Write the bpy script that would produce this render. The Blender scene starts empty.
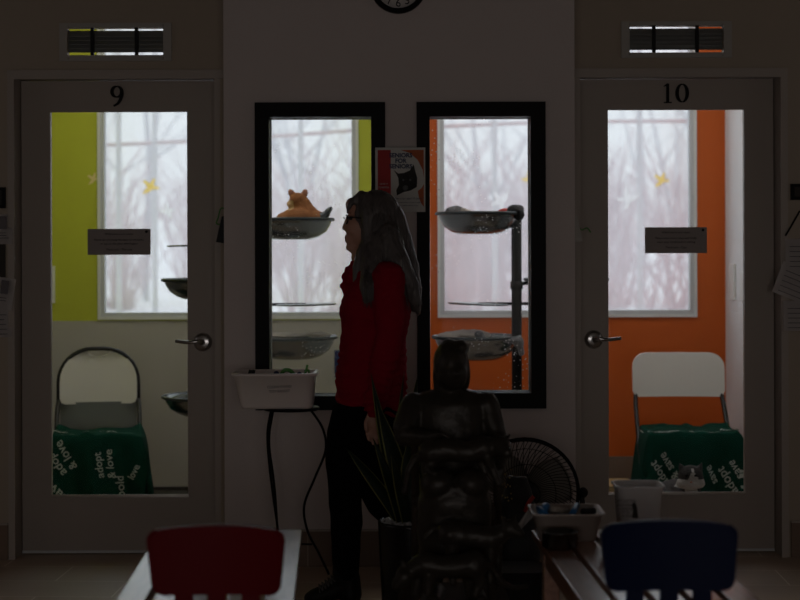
import bpy, bmesh, math, random
from mathutils import Vector, Matrix, noise
R = math.radians
random.seed(11)
scn = bpy.context.scene
COL = scn.collection
F = 1600.0; EYE = 1.36; HY = 250.0
def P(px, py, Y):
    """a point at depth Y seen in pixel (px, py)"""
    return Vector(((px-400)*Y/F, Y, EYE-(py-HY)*Y/F))
def X_(px, Y): return (px-400)*Y/F
def Z_(py, Y): return EYE-(py-HY)*Y/F

# ------------------------------------------------------------------ materials
def lin(c):
    return tuple((v/12.92 if v <= .04045 else ((v+.055)/1.055)**2.4) for v in c)
def mat(name, col, rough=.6, metal=0, var=.06, scale=6, bump=0, bscale=60, spec=.5, trans=0, emis=None, coat=0, stretch=None, sheen=0):
    m = bpy.data.materials.new(name); m.use_nodes = True
    nt = m.node_tree; b = nt.nodes['Principled BSDF']
    b.inputs['Base Color'].default_value = (*col, 1)
    b.inputs['Roughness'].default_value = rough
    b.inputs['Metallic'].default_value = metal
    b.inputs['Specular IOR Level'].default_value = spec
    b.inputs['Transmission Weight'].default_value = trans
    b.inputs['Coat Weight'].default_value = coat
    b.inputs['Sheen Weight'].default_value = sheen
    tc = nt.nodes.new('ShaderNodeTexCoord')
    src = tc.outputs['Object']
    if stretch:
        mp = nt.nodes.new('ShaderNodeMapping'); mp.inputs['Scale'].default_value = stretch
        nt.links.new(src, mp.inputs[0]); src = mp.outputs[0]
    if var:
        n = nt.nodes.new('ShaderNodeTexNoise'); n.inputs['Scale'].default_value = scale; n.inputs['Detail'].default_value = 4
        nt.links.new(src, n.inputs['Vector'])
        mx = nt.nodes.new('ShaderNodeMix'); mx.data_type = 'RGBA'
        mx.inputs[6].default_value = (*[max(0, c*(1-var)) for c in col], 1)
        mx.inputs[7].default_value = (*[min(1, c*(1+var)) for c in col], 1)
        nt.links.new(n.outputs[0], mx.inputs[0]); nt.links.new(mx.outputs[2], b.inputs['Base Color'])
    if bump:
        n2 = nt.nodes.new('ShaderNodeTexNoise'); n2.inputs['Scale'].default_value = bscale; n2.inputs['Detail'].default_value = 3
        nt.links.new(src, n2.inputs['Vector'])
        bp = nt.nodes.new('ShaderNodeBump'); bp.inputs['Strength'].default_value = bump; bp.inputs['Distance'].default_value = .01
        nt.links.new(n2.outputs[0], bp.inputs['Height']); nt.links.new(bp.outputs[0], b.inputs['Normal'])
    if emis:
        b.inputs['Emission Color'].default_value = (*emis[0], 1); b.inputs['Emission Strength'].default_value = emis[1]
    return m

M = {}
M['wall'] = mat('wall_paint', (.64,.575,.56), .75, var=.03, bump=.12, bscale=180)
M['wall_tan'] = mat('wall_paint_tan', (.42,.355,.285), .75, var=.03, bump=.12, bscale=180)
M['ceiling'] = mat('ceiling_paint', (.22,.20,.17), .85, var=.03)
M['hall_side'] = mat('hall_side_paint', (.40,.36,.33), .85, var=.04)
M['door'] = mat('door_paint', (.40,.35,.31), .5, var=.03, bump=.05, bscale=90)
M['jamb'] = mat('frame_paint', (.42,.37,.33), .5, var=.03)
M['black'] = mat('black_lacquer', (.006,.006,.007), .5, var=.1, spec=.12)
M['blackp'] = mat('black_plastic', (.010,.010,.011), .5, var=.1, spec=.2)
M['alu'] = mat('grey_aluminium', (.62,.64,.66), .5, 0, var=.04)
M['white'] = mat('white_trim', (.8,.8,.78), .5, var=.03)
M['lime'] = mat('lime_paint', (.55,.575,.045), .55, var=.06, scale=3, bump=.1, bscale=120)
M['orange'] = mat('orange_paint', (.60,.108,.004), .55, var=.07, scale=3, bump=.1, bscale=120)
M['wains'] = mat('grey_panel', (.49,.46,.42), .45, var=.05, scale=3)
M['roomwhite'] = mat('room_white_paint', (.84,.85,.87), .6, var=.03)
M['chrome'] = mat('brushed_chrome', (.55,.55,.55), .18, 1, var=.03)
M['steel'] = mat('stainless_steel', (.17,.18,.18), .22, 1, var=.06)
M['darksteel'] = mat('dark_rubber_rim', (.03,.04,.045), .4, 0, var=.1)
M['red'] = mat('red_plastic', (.145,.0015,.006), .5, var=.05, spec=.12)
M['blue'] = mat('blue_plastic', (.004,.010,.048), .5, var=.05, spec=.12)
M['bronze'] = mat('bronze_patina', (.034,.028,.022), .40, .12, var=.35, spec=.35, scale=14, bump=.25, bscale=45)
M['plinth'] = mat('bronze_plinth', (.05,.036,.027), .8, 0, spec=.1, var=.3, scale=10, bump=.2, bscale=40)
M['cream'] = mat('almond_plastic', (.85,.81,.74), .5, var=.03, bump=.1, bscale=200)
M['chairgrey'] = mat('grey_sheet', (.20,.21,.20), .5, var=.05)
M['tube'] = mat('dark_steel_tube', (.035,.035,.035), .4, .6, var=.1)
M['blanket'] = mat('green_fleece', (.004,.046,.030), .95, var=.25, scale=22, bump=.5, bscale=140, spec=.1)
M['print'] = mat('white_print', (.42,.46,.42), .8, var=.15, scale=80)
M['pot'] = mat('black_glazed_pot', (.006,.006,.008), .22, var=.1)
M['pebble'] = mat('white_pebbles', (.72,.75,.80), .6, var=.4, scale=90, bump=1, bscale=90)
M['leaf'] = mat('snake_leaf_green', (.018,.04,.02), .4, var=.5, scale=25, stretch=(1,1,3))
M['leafedge'] = mat('snake_leaf_margin', (.38,.38,.13), .5, var=.2)
M['tub'] = mat('white_plastic_tub', (.90,.83,.80), .4, var=.03)
M['tray'] = mat('grey_plastic_tray', (.52,.45,.41), .35, var=.03)
M['bucket'] = mat('translucent_white_plastic', (.80,.80,.82), .4, var=.03, trans=0)
M['paper'] = mat('paper', (.74,.70,.69), .8, var=.03)
M['paperd'] = mat('paper_print_grey', (.16,.15,.16), .8, var=.2)
M['skin'] = mat('skin', (.50,.27,.20), .5, var=.08, scale=20, bump=.05, bscale=120)
M['sweater'] = mat('red_knit', (.29,.006,.022), .95, var=.15, scale=30, bump=.5, bscale=220, spec=.1)
M['pants'] = mat('black_trousers', (.004,.004,.005), .9, var=.2, bump=.3, bscale=100, spec=.05)
M['boot'] = mat('black_leather', (.005,.005,.006), .45, var=.2, spec=.25)
M['lace'] = mat('boot_lace', (.09,.09,.09), .6, var=.1)
M['hair'] = mat('dark_grey_brown_hair', (.095,.083,.082), .38, var=.75, scale=60, stretch=(1,1,.06), bump=.7, bscale=130)
M['lens'] = mat('spectacle_frame', (.008,.006,.006), .25, var=.1)
M['ginger'] = mat('ginger_fur', (.36,.14,.055), .9, var=.35, scale=30, bump=.6, bscale=90)
M['gingerear'] = mat('ginger_ear', (.55,.25,.17), .8, var=.2)
M['cream_fur'] = mat('cream_fur', (.68,.45,.24), .9, var=.2)
M['wfur'] = mat('white_fur', (.48,.46,.44), .9, var=.12, scale=30, bump=.5, bscale=90)
M['gfur'] = mat('charcoal_fur', (.04,.037,.037), .9, var=.3, scale=30, bump=.5, bscale=90)
M['snow'] = mat('snow', (.93,.93,.96), .8, var=.06, scale=.8)
M['bark'] = mat('hazy_pale_bark', (.44,.44,.47), .9, var=.2, scale=3)  # paled so that distance haze sits in the bark colour
M['twig'] = mat('reddish_twigs', (.42,.27,.29), .9, var=.3, scale=2)
M['rail'] = mat('weathered_red_rail', (.42,.28,.28), .8, var=.1)
M['bluep'] = mat('blue_plastic_toy', (.03,.2,.5), .4, var=.05)
M['greenp'] = mat('green_toy', (.08,.28,.06), .6, var=.1)
M['tanp'] = mat('tan_box', (.42,.30,.14), .8, var=.1)
M['redp'] = mat('red_fabric', (.45,.03,.02), .7, var=.1)
M['bag'] = mat('black_bag', (.012,.012,.014), .6, var=.2, bump=.3, bscale=30)
M['gold'] = mat('gold_glitter', (.5,.38,.15), .3, .8, var=.3)
M['navy'] = mat('navy_ink', (.02,.03,.12), .7, var=.05)
M['postred'] = mat('poster_red', (.50,.015,.02), .6, var=.05)
M['postorange'] = mat('poster_orange', (.50,.10,.02), .6, var=.05)
M['plaque'] = mat('grey_plaque', (.30,.26,.25), .5, var=.03)
M['ventm'] = mat('vent_grey', (.42,.40,.37), .5, var=.04)
M['slatm'] = mat('vent_slat', (.22,.225,.22), .4, .3, var=.04)
M['dark'] = mat('dark_void', (.03,.025,.02), .7, var=.1)
M['patch_y'] = mat('yellow_patch', (.85,.70,.32), .6, var=.05)
M['decal_w'] = mat('white_decal', (.93,.93,.9), .6, var=.02)
M['fabgrey'] = mat('grey_fleece', (.16,.16,.17), .95, var=.3, scale=30, bump=.6, bscale=90)
M['tanfleece'] = mat('oatmeal_fleece', (.50,.44,.38), .95, var=.2, scale=40, bump=.6, bscale=90)

def glass_mat(name, spots, veil=.0, tint=(.97,.985,.98), rough=.02):
    m = bpy.data.materials.new(name); m.use_nodes = True; nt = m.node_tree
    nt.nodes.remove(nt.nodes['Principled BSDF']); out = nt.nodes['Material Output']
    t = nt.nodes.new('ShaderNodeBsdfTransparent'); t.inputs[0].default_value = (*tint, 1)
    g = nt.nodes.new('ShaderNodeBsdfGlossy'); g.inputs['Roughness'].default_value = rough
    fr = nt.nodes.new('ShaderNodeFresnel'); fr.inputs[0].default_value = 1.13
    mx = nt.nodes.new('ShaderNodeMixShader')
    nt.links.new(fr.outputs[0], mx.inputs[0]); nt.links.new(t.outputs[0], mx.inputs[1]); nt.links.new(g.outputs[0], mx.inputs[2])
    last = mx.outputs[0]
    if veil:
        tr = nt.nodes.new('ShaderNodeBsdfTranslucent'); tr.inputs[0].default_value = (.95,.96,1,1)
        m2 = nt.nodes.new('ShaderNodeMixShader'); m2.inputs[0].default_value = veil
        nt.links.new(last, m2.inputs[1]); nt.links.new(tr.outputs[0], m2.inputs[2]); last = m2.outputs[0]
    if spots:
        tc = nt.nodes.new('ShaderNodeTexCoord'); v = nt.nodes.new('ShaderNodeTexVoronoi'); v.inputs['Scale'].default_value = 55
        nt.links.new(tc.outputs['Object'], v.inputs['Vector'])
        l = nt.nodes.new('ShaderNodeMath'); l.operation = 'LESS_THAN'; l.inputs[1].default_value = .16
        nt.links.new(v.outputs['Distance'], l.inputs[0])
        n = nt.nodes.new('ShaderNodeTexNoise'); n.inputs['Scale'].default_value = 5
        nt.links.new(tc.outputs['Object'], n.inputs['Vector'])
        g2 = nt.nodes.new('ShaderNodeMath'); g2.operation = 'GREATER_THAN'; g2.inputs[1].default_value = .55
        nt.links.new(n.outputs[0], g2.inputs[0])
        mu = nt.nodes.new('ShaderNodeMath'); mu.operation = 'MULTIPLY'
        nt.links.new(l.outputs[0], mu.inputs[0]); nt.links.new(g2.outputs[0], mu.inputs[1])
        mu2 = nt.nodes.new('ShaderNodeMath'); mu2.operation = 'MULTIPLY'; mu2.inputs[1].default_value = spots
        nt.links.new(mu.outputs[0], mu2.inputs[0])
        d = nt.nodes.new('ShaderNodeBsdfTranslucent'); d.inputs[0].default_value = (.9,.9,.9,1)
        m3 = nt.nodes.new('ShaderNodeMixShader')
        nt.links.new(mu2.outputs[0], m3.inputs[0]); nt.links.new(last, m3.inputs[1]); nt.links.new(d.outputs[0], m3.inputs[2]); last = m3.outputs[0]
    nt.links.new(last, out.inputs[0])
    return m
M['glass'] = glass_mat('clear_pane', 0)
M['glass_spot'] = glass_mat('speckled_pane', .5)
M['glass_out'] = glass_mat('haze_veil_pane', 0, veil=.26)  # translucent veil mixed in to imitate outdoor haze and glare
def thin_mat(name, col):
    m = bpy.data.materials.new(name); m.use_nodes = True; nt = m.node_tree; b = nt.nodes['Principled BSDF']; b.inputs['Base Color'].default_value = (*col,1)
    tr = nt.nodes.new('ShaderNodeBsdfTranslucent'); tr.inputs[0].default_value = (*col,1)
    mx = nt.nodes.new('ShaderNodeMixShader'); mx.inputs[0].default_value = .85
    nt.links.new(b.outputs[0], mx.inputs[1]); nt.links.new(tr.outputs[0], mx.inputs[2]); nt.links.new(mx.outputs[0], nt.nodes['Material Output'].inputs[0]); return m
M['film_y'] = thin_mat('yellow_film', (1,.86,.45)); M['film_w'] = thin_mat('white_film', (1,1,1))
M['cup'] = glass_mat('clear_cup', 0, veil=.25, rough=.1)

def wood_mat():
    m = bpy.data.materials.new('bench_wood'); m.use_nodes = True; nt = m.node_tree; b = nt.nodes['Principled BSDF']
    tc = nt.nodes.new('ShaderNodeTexCoord'); mp = nt.nodes.new('ShaderNodeMapping'); mp.inputs['Scale'].default_value = (14,1.2,14)
    nt.links.new(tc.outputs['Object'], mp.inputs[0])
    n = nt.nodes.new('ShaderNodeTexNoise'); n.inputs['Scale'].default_value = 5; n.inputs['Detail'].default_value = 6
    nt.links.new(mp.outputs[0], n.inputs['Vector'])
    r = nt.nodes.new('ShaderNodeValToRGB'); r.color_ramp.elements[0].position = .3; r.color_ramp.elements[1].position = .75
    r.color_ramp.elements[0].color = (.26,.10,.05,1); r.color_ramp.elements[1].color = (.46,.20,.11,1)
    nt.links.new(n.outputs[0], r.inputs[0]); nt.links.new(r.outputs[0], b.inputs['Base Color'])
    b.inputs['Roughness'].default_value = .36; b.inputs['Coat Weight'].default_value = 1; b.inputs['Coat Roughness'].default_value = .2; b.inputs['Coat IOR'].default_value = 1.7
    bp = nt.nodes.new('ShaderNodeBump'); bp.inputs['Strength'].default_value = .12; bp.inputs['Distance'].default_value = .005
    nt.links.new(n.outputs[0], bp.inputs['Height']); nt.links.new(bp.outputs[0], b.inputs['Normal'])
    return m
M['wood'] = wood_mat()

def tile_mat(name, rot, sx, sy, c1, c2, grout, rough=.4, off=(0,0,0)):
    m = bpy.data.materials.new(name); m.use_nodes = True; nt = m.node_tree; b = nt.nodes['Principled BSDF']
    tc = nt.nodes.new('ShaderNodeTexCoord'); mp = nt.nodes.new('ShaderNodeMapping')
    mp.inputs['Rotation'].default_value = (0,0,rot); mp.inputs['Location'].default_value = off
    nt.links.new(tc.outputs['Object'], mp.inputs[0])
    br = nt.nodes.new('ShaderNodeTexBrick'); br.offset = .5
    br.inputs['Scale'].default_value = 1; br.inputs['Brick Width'].default_value = sx; br.inputs['Row Height'].default_value = sy
    br.inputs['Mortar Size'].default_value = .003; br.inputs['Mortar Smooth'].default_value = .2
    br.inputs['Color1'].default_value = (*c1,1); br.inputs['Color2'].default_value = (*c2,1); br.inputs['Mortar'].default_value = (*grout,1)
    nt.links.new(mp.outputs[0], br.inputs[0])
    n = nt.nodes.new('ShaderNodeTexNoise'); n.inputs['Scale'].default_value = 4; n.inputs['Detail'].default_value = 6
    nt.links.new(mp.outputs[0], n.inputs['Vector'])
    mx = nt.nodes.new('ShaderNodeMix'); mx.data_type = 'RGBA'; mx.blend_type = 'MULTIPLY'; mx.inputs[0].default_value = .22
    nt.links.new(br.outputs[0], mx.inputs[6]); nt.links.new(n.outputs[0], mx.inputs[7])
    nt.links.new(mx.outputs[2], b.inputs['Base Color']); b.inputs['Roughness'].default_value = rough
    bp = nt.nodes.new('ShaderNodeBump'); bp.inputs['Strength'].default_value = .3; bp.inputs['Distance'].default_value = .004; bp.invert = True
    nt.links.new(br.outputs['Fac'], bp.inputs['Height']); nt.links.new(bp.outputs[0], b.inputs['Normal'])
    return m
M['floor'] = tile_mat('floor_tiles', R(2.4), .60, .30, (.60,.46,.34), (.52,.39,.29), (.85,.74,.62), .42, (.2,.07,0))
M['base'] = tile_mat('skirting_tiles', 0, .60, 3, (.24,.16,.11), (.21,.14,.10), (.34,.27,.21), .5, (.1,0,0))

# ------------------------------------------------------------------ mesh helpers
def link(name, bm, m, parent=None, smooth=False, mats=None):
    me = bpy.data.meshes.new(name)
    bmesh.ops.recalc_face_normals(bm, faces=bm.faces)
    bm.to_mesh(me); bm.free()
    o = bpy.data.objects.new(name, me); COL.objects.link(o)
    for mm in (mats or [m]): me.materials.append(mm)
    if smooth:
        for p in me.polygons: p.use_smooth = True
    if parent is not None: o.parent = parent; o.matrix_parent_inverse = parent.matrix_world.inverted() if False else Matrix.Translation(-Vector(parent.location)) if parent.type == 'EMPTY' and parent.get('_abs') else Matrix()
    return o
def thing(name, label, cat, loc=(0,0,0), group=None, absolute=True):
    """an Empty at the base of a thing; with absolute=True its parts are built in world coordinates"""
    o = bpy.data.objects.new(name, None); COL.objects.link(o); o.location = loc; o.empty_display_size = .1
    o['label'] = label; o['category'] = cat
    if group: o['group'] = group
    if absolute: o['_abs'] = 1
    return o
def tag(o, label, cat, group=None):
    o['label'] = label; o['category'] = cat
    if group: o['group'] = group
    return o
def struct(name, bm, m, parent=None, mats=None, smooth=False):
    o = link(name, bm, m, parent, smooth, mats)
    if parent is None: o['kind'] = 'structure'
    return o
def base_origin(o):
    """move a one-mesh thing's origin to the middle of its base"""
    vs = [v.co for v in o.data.vertices]
    c = Vector(((min(v.x for v in vs)+max(v.x for v in vs))/2, (min(v.y for v in vs)+max(v.y for v in vs))/2, min(v.z for v in vs)))
    o.data.transform(Matrix.Translation(-c)); o.location = c
    return o
def box(bm, x0,x1,y0,y1,z0,z1, bev=0, mi=0):
    v = [bm.verts.new(c) for c in ((x0,y0,z0),(x1,y0,z0),(x1,y1,z0),(x0,y1,z0),(x0,y0,z1),(x1,y0,z1),(x1,y1,z1),(x0,y1,z1))]
    fs = [bm.faces.new([v[i] for i in q]) for q in ((0,3,2,1),(4,5,6,7),(0,1,5,4),(1,2,6,5),(2,3,7,6),(3,0,4,7))]
    for f in fs: f.material_index = mi
    if bev:
        es = set(e for f in fs for e in f.edges)
        r = bmesh.ops.bevel(bm, geom=list(es), offset=bev, segments=2, affect='EDGES', profile=.6)
        for f in r['faces']: f.material_index = mi
    return v
def B(*a, **k):
    bm = bmesh.new(); box(bm, *a, **k); return bm
def tube(bm, pts, r, seg=8, closed=False, mi=0, taper=None):
    pts = [Vector(p) for p in pts]; n = len(pts); rings = []
    up = None
    for i, p in enumerate(pts):
        if closed: t = (pts[(i+1)%n]-pts[i-1])
        else: t = pts[min(i+1,n-1)]-pts[max(i-1,0)]
        if t.length < 1e-9: t = Vector((0,0,1))
        t.normalize()
        if up is None:
            a = Vector((0,0,1)) if abs(t.z) < .9 else Vector((1,0,0))
            up = (a-t*a.dot(t)).normalized()
        else:
            up = (up-t*up.dot(t))
            up = up.normalized() if up.length > 1e-6 else t.orthogonal().normalized()
        s = t.cross(up)
        rr = r if not callable(r) else r(i/(n-1))
        rings.append([bm.verts.new(p+(up*math.cos(2*math.pi*k/seg)+s*math.sin(2*math.pi*k/seg))*rr) for k in range(seg)])
    m = n if closed else n-1
    for i in range(m):
        a, b = rings[i], rings[(i+1)%n]
        for k in range(seg):
            f = bm.faces.new((a[k], a[(k+1)%seg], b[(k+1)%seg], b[k])); f.material_index = mi; f.smooth = True
    if not closed:
        for rg in (rings[0][::-1], rings[-1]):
            f = bm.faces.new(rg); f.material_index = mi
def spline(pts, n=8):
    pts = [Vector(p) for p in pts]; out = []
    for i in range(len(pts)-1):
        p0 = pts[max(i-1,0)]; p1 = pts[i]; p2 = pts[i+1]; p3 = pts[min(i+2,len(pts)-1)]
        for k in range(n):
            t = k/n
            out.append(.5*((2*p1)+(p2-p0)*t+(2*p0-5*p1+4*p2-p3)*t*t+(3*p1-p0-3*p2+p3)*t**3))
    out.append(pts[-1]); return out
def lathe(bm, prof, c=(0,0,0), seg=40, mi=0, axis='Z', squash=1):
    """prof: list of (r, z) ; closed surface of revolution about c"""
    c = Vector(c); rings = []
    for r, z in prof:
        rg = []
        if r < 1e-6: rg = [bm.verts.new(c+(Vector((0,0,z)) if axis=='Z' else Vector((0,z,0))))]
        else:
            for k in range(seg):
                a = 2*math.pi*k/seg; x, y = r*math.cos(a), r*math.sin(a)*squash
                rg.append(bm.verts.new(c+(Vector((x,y,z)) if axis=='Z' else Vector((x,z,y)))))
        rings.append(rg)
    for a, b in zip(rings, rings[1:]):
        for k in range(seg):
            k2 = (k+1)%seg
            if len(a)==1 and len(b)==1: continue
            if len(a)==1: f = bm.faces.new((a[0], b[k2], b[k]))
            elif len(b)==1: f = bm.faces.new((a[k], a[k2], b[0]))
            else: f = bm.faces.new((a[k], a[k2], b[k2], b[k]))
            f.smooth = True; f.material_index = mi
def prism(bm, pts2, y0, y1, mi=0, plane='XZ'):
    """extrude a closed outline (x,z) from y0 to y1"""
    mk = (lambda a,b,c: (a,c,b)) if plane=='XZ' else (lambda a,b,c: (a,b,c)) if plane=='XY' else (lambda a,b,c:(c,a,b))
    A = [bm.verts.new(mk(x,z,y0)) for x,z in pts2]; Bv = [bm.verts.new(mk(x,z,y1)) for x,z in pts2]
    fs = [bm.faces.new(A), bm.faces.new(Bv[::-1])]
    n = len(A)
    for i in range(n): fs.append(bm.faces.new((A[i], Bv[i], Bv[(i+1)%n], A[(i+1)%n])))
    for f in fs: f.material_index = mi
    return fs
def rrect(x0,x1,z0,z1,r,n=6):
    out = []
    for cx,cz,a0 in ((x1-r,z1-r,0),(x0+r,z1-r,90),(x0+r,z0+r,180),(x1-r,z0+r,270)):
        for k in range(n+1):
            a = R(a0+90*k/n); out.append((cx+r*math.cos(a), cz+r*math.sin(a)))
    return out
def stroke(bm, pts, y, t, depth, mi=0):
    """calligraphic stroke in the XZ plane: pts list of (x,z,w); thickness depth toward -Y"""
    n = len(pts); L = []; Rr = []
    for i,(x,z,w) in enumerate(pts):
        a = pts[max(i-1,0)]; b = pts[min(i+1,n-1)]
        d = Vector((b[0]-a[0], b[1]-a[1])).normalized(); nn = Vector((-d.y, d.x))
        L.append((x+nn.x*w/2, z+nn.y*w/2)); Rr.append((x-nn.x*w/2, z-nn.y*w/2))
    vl = [[bm.verts.new((p[0], yy, p[1])) for p in side] for side in (L,Rr) for yy in (y-depth, y)]
    lf, lb, rf, rb = vl
    for i in range(n-1):
        for q in ((lf[i],lf[i+1],rf[i+1],rf[i]), (lb[i],rb[i],rb[i+1],lb[i+1]), (lf[i],lb[i],lb[i+1],lf[i+1]), (rf[i],rf[i+1],rb[i+1],rb[i])):
            f = bm.faces.new(q); f.material_index = mi
    bm.faces.new((lf[0],rf[0],rb[0],lb[0])); bm.faces.new((lf[-1],lb[-1],rb[-1],rf[-1]))

DG = None
WS = bpy.data.scenes.new('workshop')
def eval_mesh(o):
    vl = WS.view_layers[0]; vl.update(); dg = vl.depsgraph; dg.update()
    return bpy.data.meshes.new_from_object(o.evaluated_get(dg))
def text_verts(s, size=1, extrude=0, align='CENTER', bold=0):
    cu = bpy.data.curves.new('t', 'FONT'); cu.body = s; cu.size = size; cu.extrude = extrude; cu.align_x = align; cu.align_y = 'CENTER'; cu.resolution_u = 3; cu.offset = bold
    o = bpy.data.objects.new('t', cu); WS.collection.objects.link(o)
    me = eval_mesh(o); bpy.data.objects.remove(o); bpy.data.curves.remove(cu)
    vs = [v.co.copy() for v in me.vertices]; fs = [tuple(p.vertices) for p in me.polygons]
    bpy.data.meshes.remove(me); return vs, fs
def text_into(bm, s, size, place, mi=0, extrude=0, bold=0):
    vs, fs = text_verts(s, size, extrude, bold=bold)
    V = [bm.verts.new(place(v)) for v in vs]
    for f in fs:
        try: q = bm.faces.new([V[i] for i in f]); q.material_index = mi
        except ValueError: pass
def flat_place(x, y, z, rot=0, roty=0):
    c, s = math.cos(rot), math.sin(rot)
    return lambda v: Vector((x+v.x*c-v.y*s, y-v.z, z+v.x*s+v.y*c))

def ell(bm, c, r, rot=(0,0,0), seg=20):
    m = Matrix.Translation(c) @ Matrix.Rotation(rot[2],4,'Z') @ Matrix.Rotation(rot[1],4,'Y') @ Matrix.Rotation(rot[0],4,'X') @ Matrix.Diagonal((*r,1))
    bmesh.ops.create_uvsphere(bm, u_segments=seg, v_segments=seg*2//3, radius=1, matrix=m)
def cap(bm, a, ra, b, rb, seg=16, n=6):
    """tapered capsule"""
    a, b = Vector(a), Vector(b); d = b-a; L = max(d.length,1e-6); q = d.to_track_quat('Z','Y').to_matrix().to_4x4()
    prof = [(0,-ra)]
    for k in range(1,n+1):
        t = -math.pi/2+math.pi/2*k/n; prof.append((ra*math.cos(t), ra*math.sin(t)))
    for k in range(0,n):
        t = math.pi/2*k/n; prof.append((rb*math.cos(t), L+rb*math.sin(t)))
    prof.append((0, L+rb))
    tmp = bmesh.new(); lathe(tmp, prof, seg=seg)
    me = bpy.data.meshes.new('x'); tmp.to_mesh(me); tmp.free(); me.transform(Matrix.Translation(a)@q)
    bm.from_mesh(me); bpy.data.meshes.remove(me)
def chain(bm, pts):
    for (a,ra),(b,rb) in zip(pts, pts[1:]): cap(bm, a, ra, b, rb)
def loft(bm, rings, seg=28, e=2.2):
    """rings: (cx,cy,cz,rx,ry) horizontal super-ellipses, closed by caps"""
    RR = []
    for cx,cy,cz,rx,ry in rings:
        rg = []
        for k in range(seg):
            a = 2*math.pi*k/seg; c, s = math.cos(a), math.sin(a)
            rg.append(bm.verts.new((cx+rx*math.copysign(abs(c)**(2/e),c), cy+ry*math.copysign(abs(s)**(2/e),s), cz)))
        RR.append(rg)
    for a,b in zip(RR, RR[1:]):
        for k in range(seg): bm.faces.new((a[k],a[(k+1)%seg],b[(k+1)%seg],b[k]))
    bm.faces.new(RR[0][::-1]); bm.faces.new(RR[-1])
def blob(name, bm, voxel, it, m, parent=None, disp=None, colorer=None, mats=None):
    """union of closed shapes -> one continuous smooth surface"""
    bmesh.ops.recalc_face_normals(bm, faces=bm.faces)
    me = bpy.data.meshes.new('b'); bm.to_mesh(me); bm.free()
    o = bpy.data.objects.new('b', me); WS.collection.objects.link(o)
    r = o.modifiers.new('r','REMESH'); r.mode = 'VOXEL'; r.voxel_size = voxel
    if it:
        s = o.modifiers.new('s','SMOOTH'); s.factor = .5; s.iterations = it
    me2 = eval_mesh(o); bpy.data.objects.remove(o); bpy.data.meshes.remove(me)
    if disp:
        new = [c+disp(c, n) for c, n in [(v.co.copy(), v.normal.copy()) for v in me2.vertices]]
        for v, c in zip(me2.vertices, new): v.co = c
    me2.name = name
    me2.materials.clear()
    for mm in (mats or [m]): me2.materials.append(mm)
    for p in me2.polygons:
        p.use_smooth = True
        if colorer: p.material_index = colorer(p.center)
    o = bpy.data.objects.new(name, me2); COL.objects.link(o)
    if parent is not None:
        o.parent = parent
        if parent.get('_abs'): o.matrix_parent_inverse = Matrix.Translation(-Vector(parent.location))
    return o
def wallgrid(xs, zs, holes, y0, y1):
    """wall slab between y0,y1 with rectangular holes; xs/zs full extent"""
    X = sorted(set([xs[0],xs[1]]+[h[0] for h in holes]+[h[1] for h in holes]))
    Zs = sorted(set([zs[0],zs[1]]+[h[2] for h in holes]+[h[3] for h in holes]))
    solid = {}
    for i in range(len(X)-1):
        for j in range(len(Zs)-1):
            cx, cz = (X[i]+X[i+1])/2, (Zs[j]+Zs[j+1])/2
            solid[i,j] = not any(h[0]<cx<h[1] and h[2]<cz<h[3] for h in holes)
    bm = bmesh.new(); V = {}
    def v(i,j,k):
        if (i,j,k) not in V: V[i,j,k] = bm.verts.new((X[i], (y0,y1)[k], Zs[j]))
        return V[i,j,k]
    for (i,j),s in solid.items():
        if not s: continue
        bm.faces.new((v(i,j,0),v(i+1,j,0),v(i+1,j+1,0),v(i,j+1,0)))
        bm.faces.new((v(i,j,1),v(i,j+1,1),v(i+1,j+1,1),v(i+1,j,1)))
        if not solid.get((i-1,j)): bm.faces.new((v(i,j,0),v(i,j+1,0),v(i,j+1,1),v(i,j,1)))
        if not solid.get((i+1,j)): bm.faces.new((v(i+1,j,0),v(i+1,j,1),v(i+1,j+1,1),v(i+1,j+1,0)))
        if not solid.get((i,j-1)): bm.faces.new((v(i,j,0),v(i,j,1),v(i+1,j,1),v(i+1,j,0)))
        if not solid.get((i,j+1)): bm.faces.new((v(i,j+1,0),v(i+1,j+1,0),v(i+1,j+1,1),v(i,j+1,1)))
    return bm
def ringframe(bm, x0,x1,z0,z1, w, y0, y1, wr=None, wt=None, wb=None, mi=0):
    wr = w if wr is None else wr; wt = w if wt is None else wt; wb = w if wb is None else wb
    box(bm, x0,x0+w,y0,y1,z0,z1, mi=mi); box(bm, x1-wr,x1,y0,y1,z0,z1, mi=mi)
    box(bm, x0+w,x1-wr,y0,y1,z1-wt,z1, mi=mi); box(bm, x0+w,x1-wr,y0,y1,z0,z0+wb, mi=mi)

# ------------------------------------------------------------------ depths
YP = 6.886   # front of the pier
YW = 7.065   # front of the door walls
YD = 7.18    # front of the door slabs
YI = 7.27    # room side of the front wall
YB = 9.05    # inner face of the outer wall
HX = 3.6     # hall half width
HC = 3.1     # ceiling height
HB = -3.2    # hall end behind the camera
XL, XR = -2.16, 1.84
YO = YB+.24

# floor / ceiling
struct('floor', B(-HX-.2, HX+.2, HB-.2, YO, -.12, 0), M['floor'])
struct('ceiling', B(-HX-.2, HX+.2, HB-.2, YO, HC, HC+.15), M['ceiling'])
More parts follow.
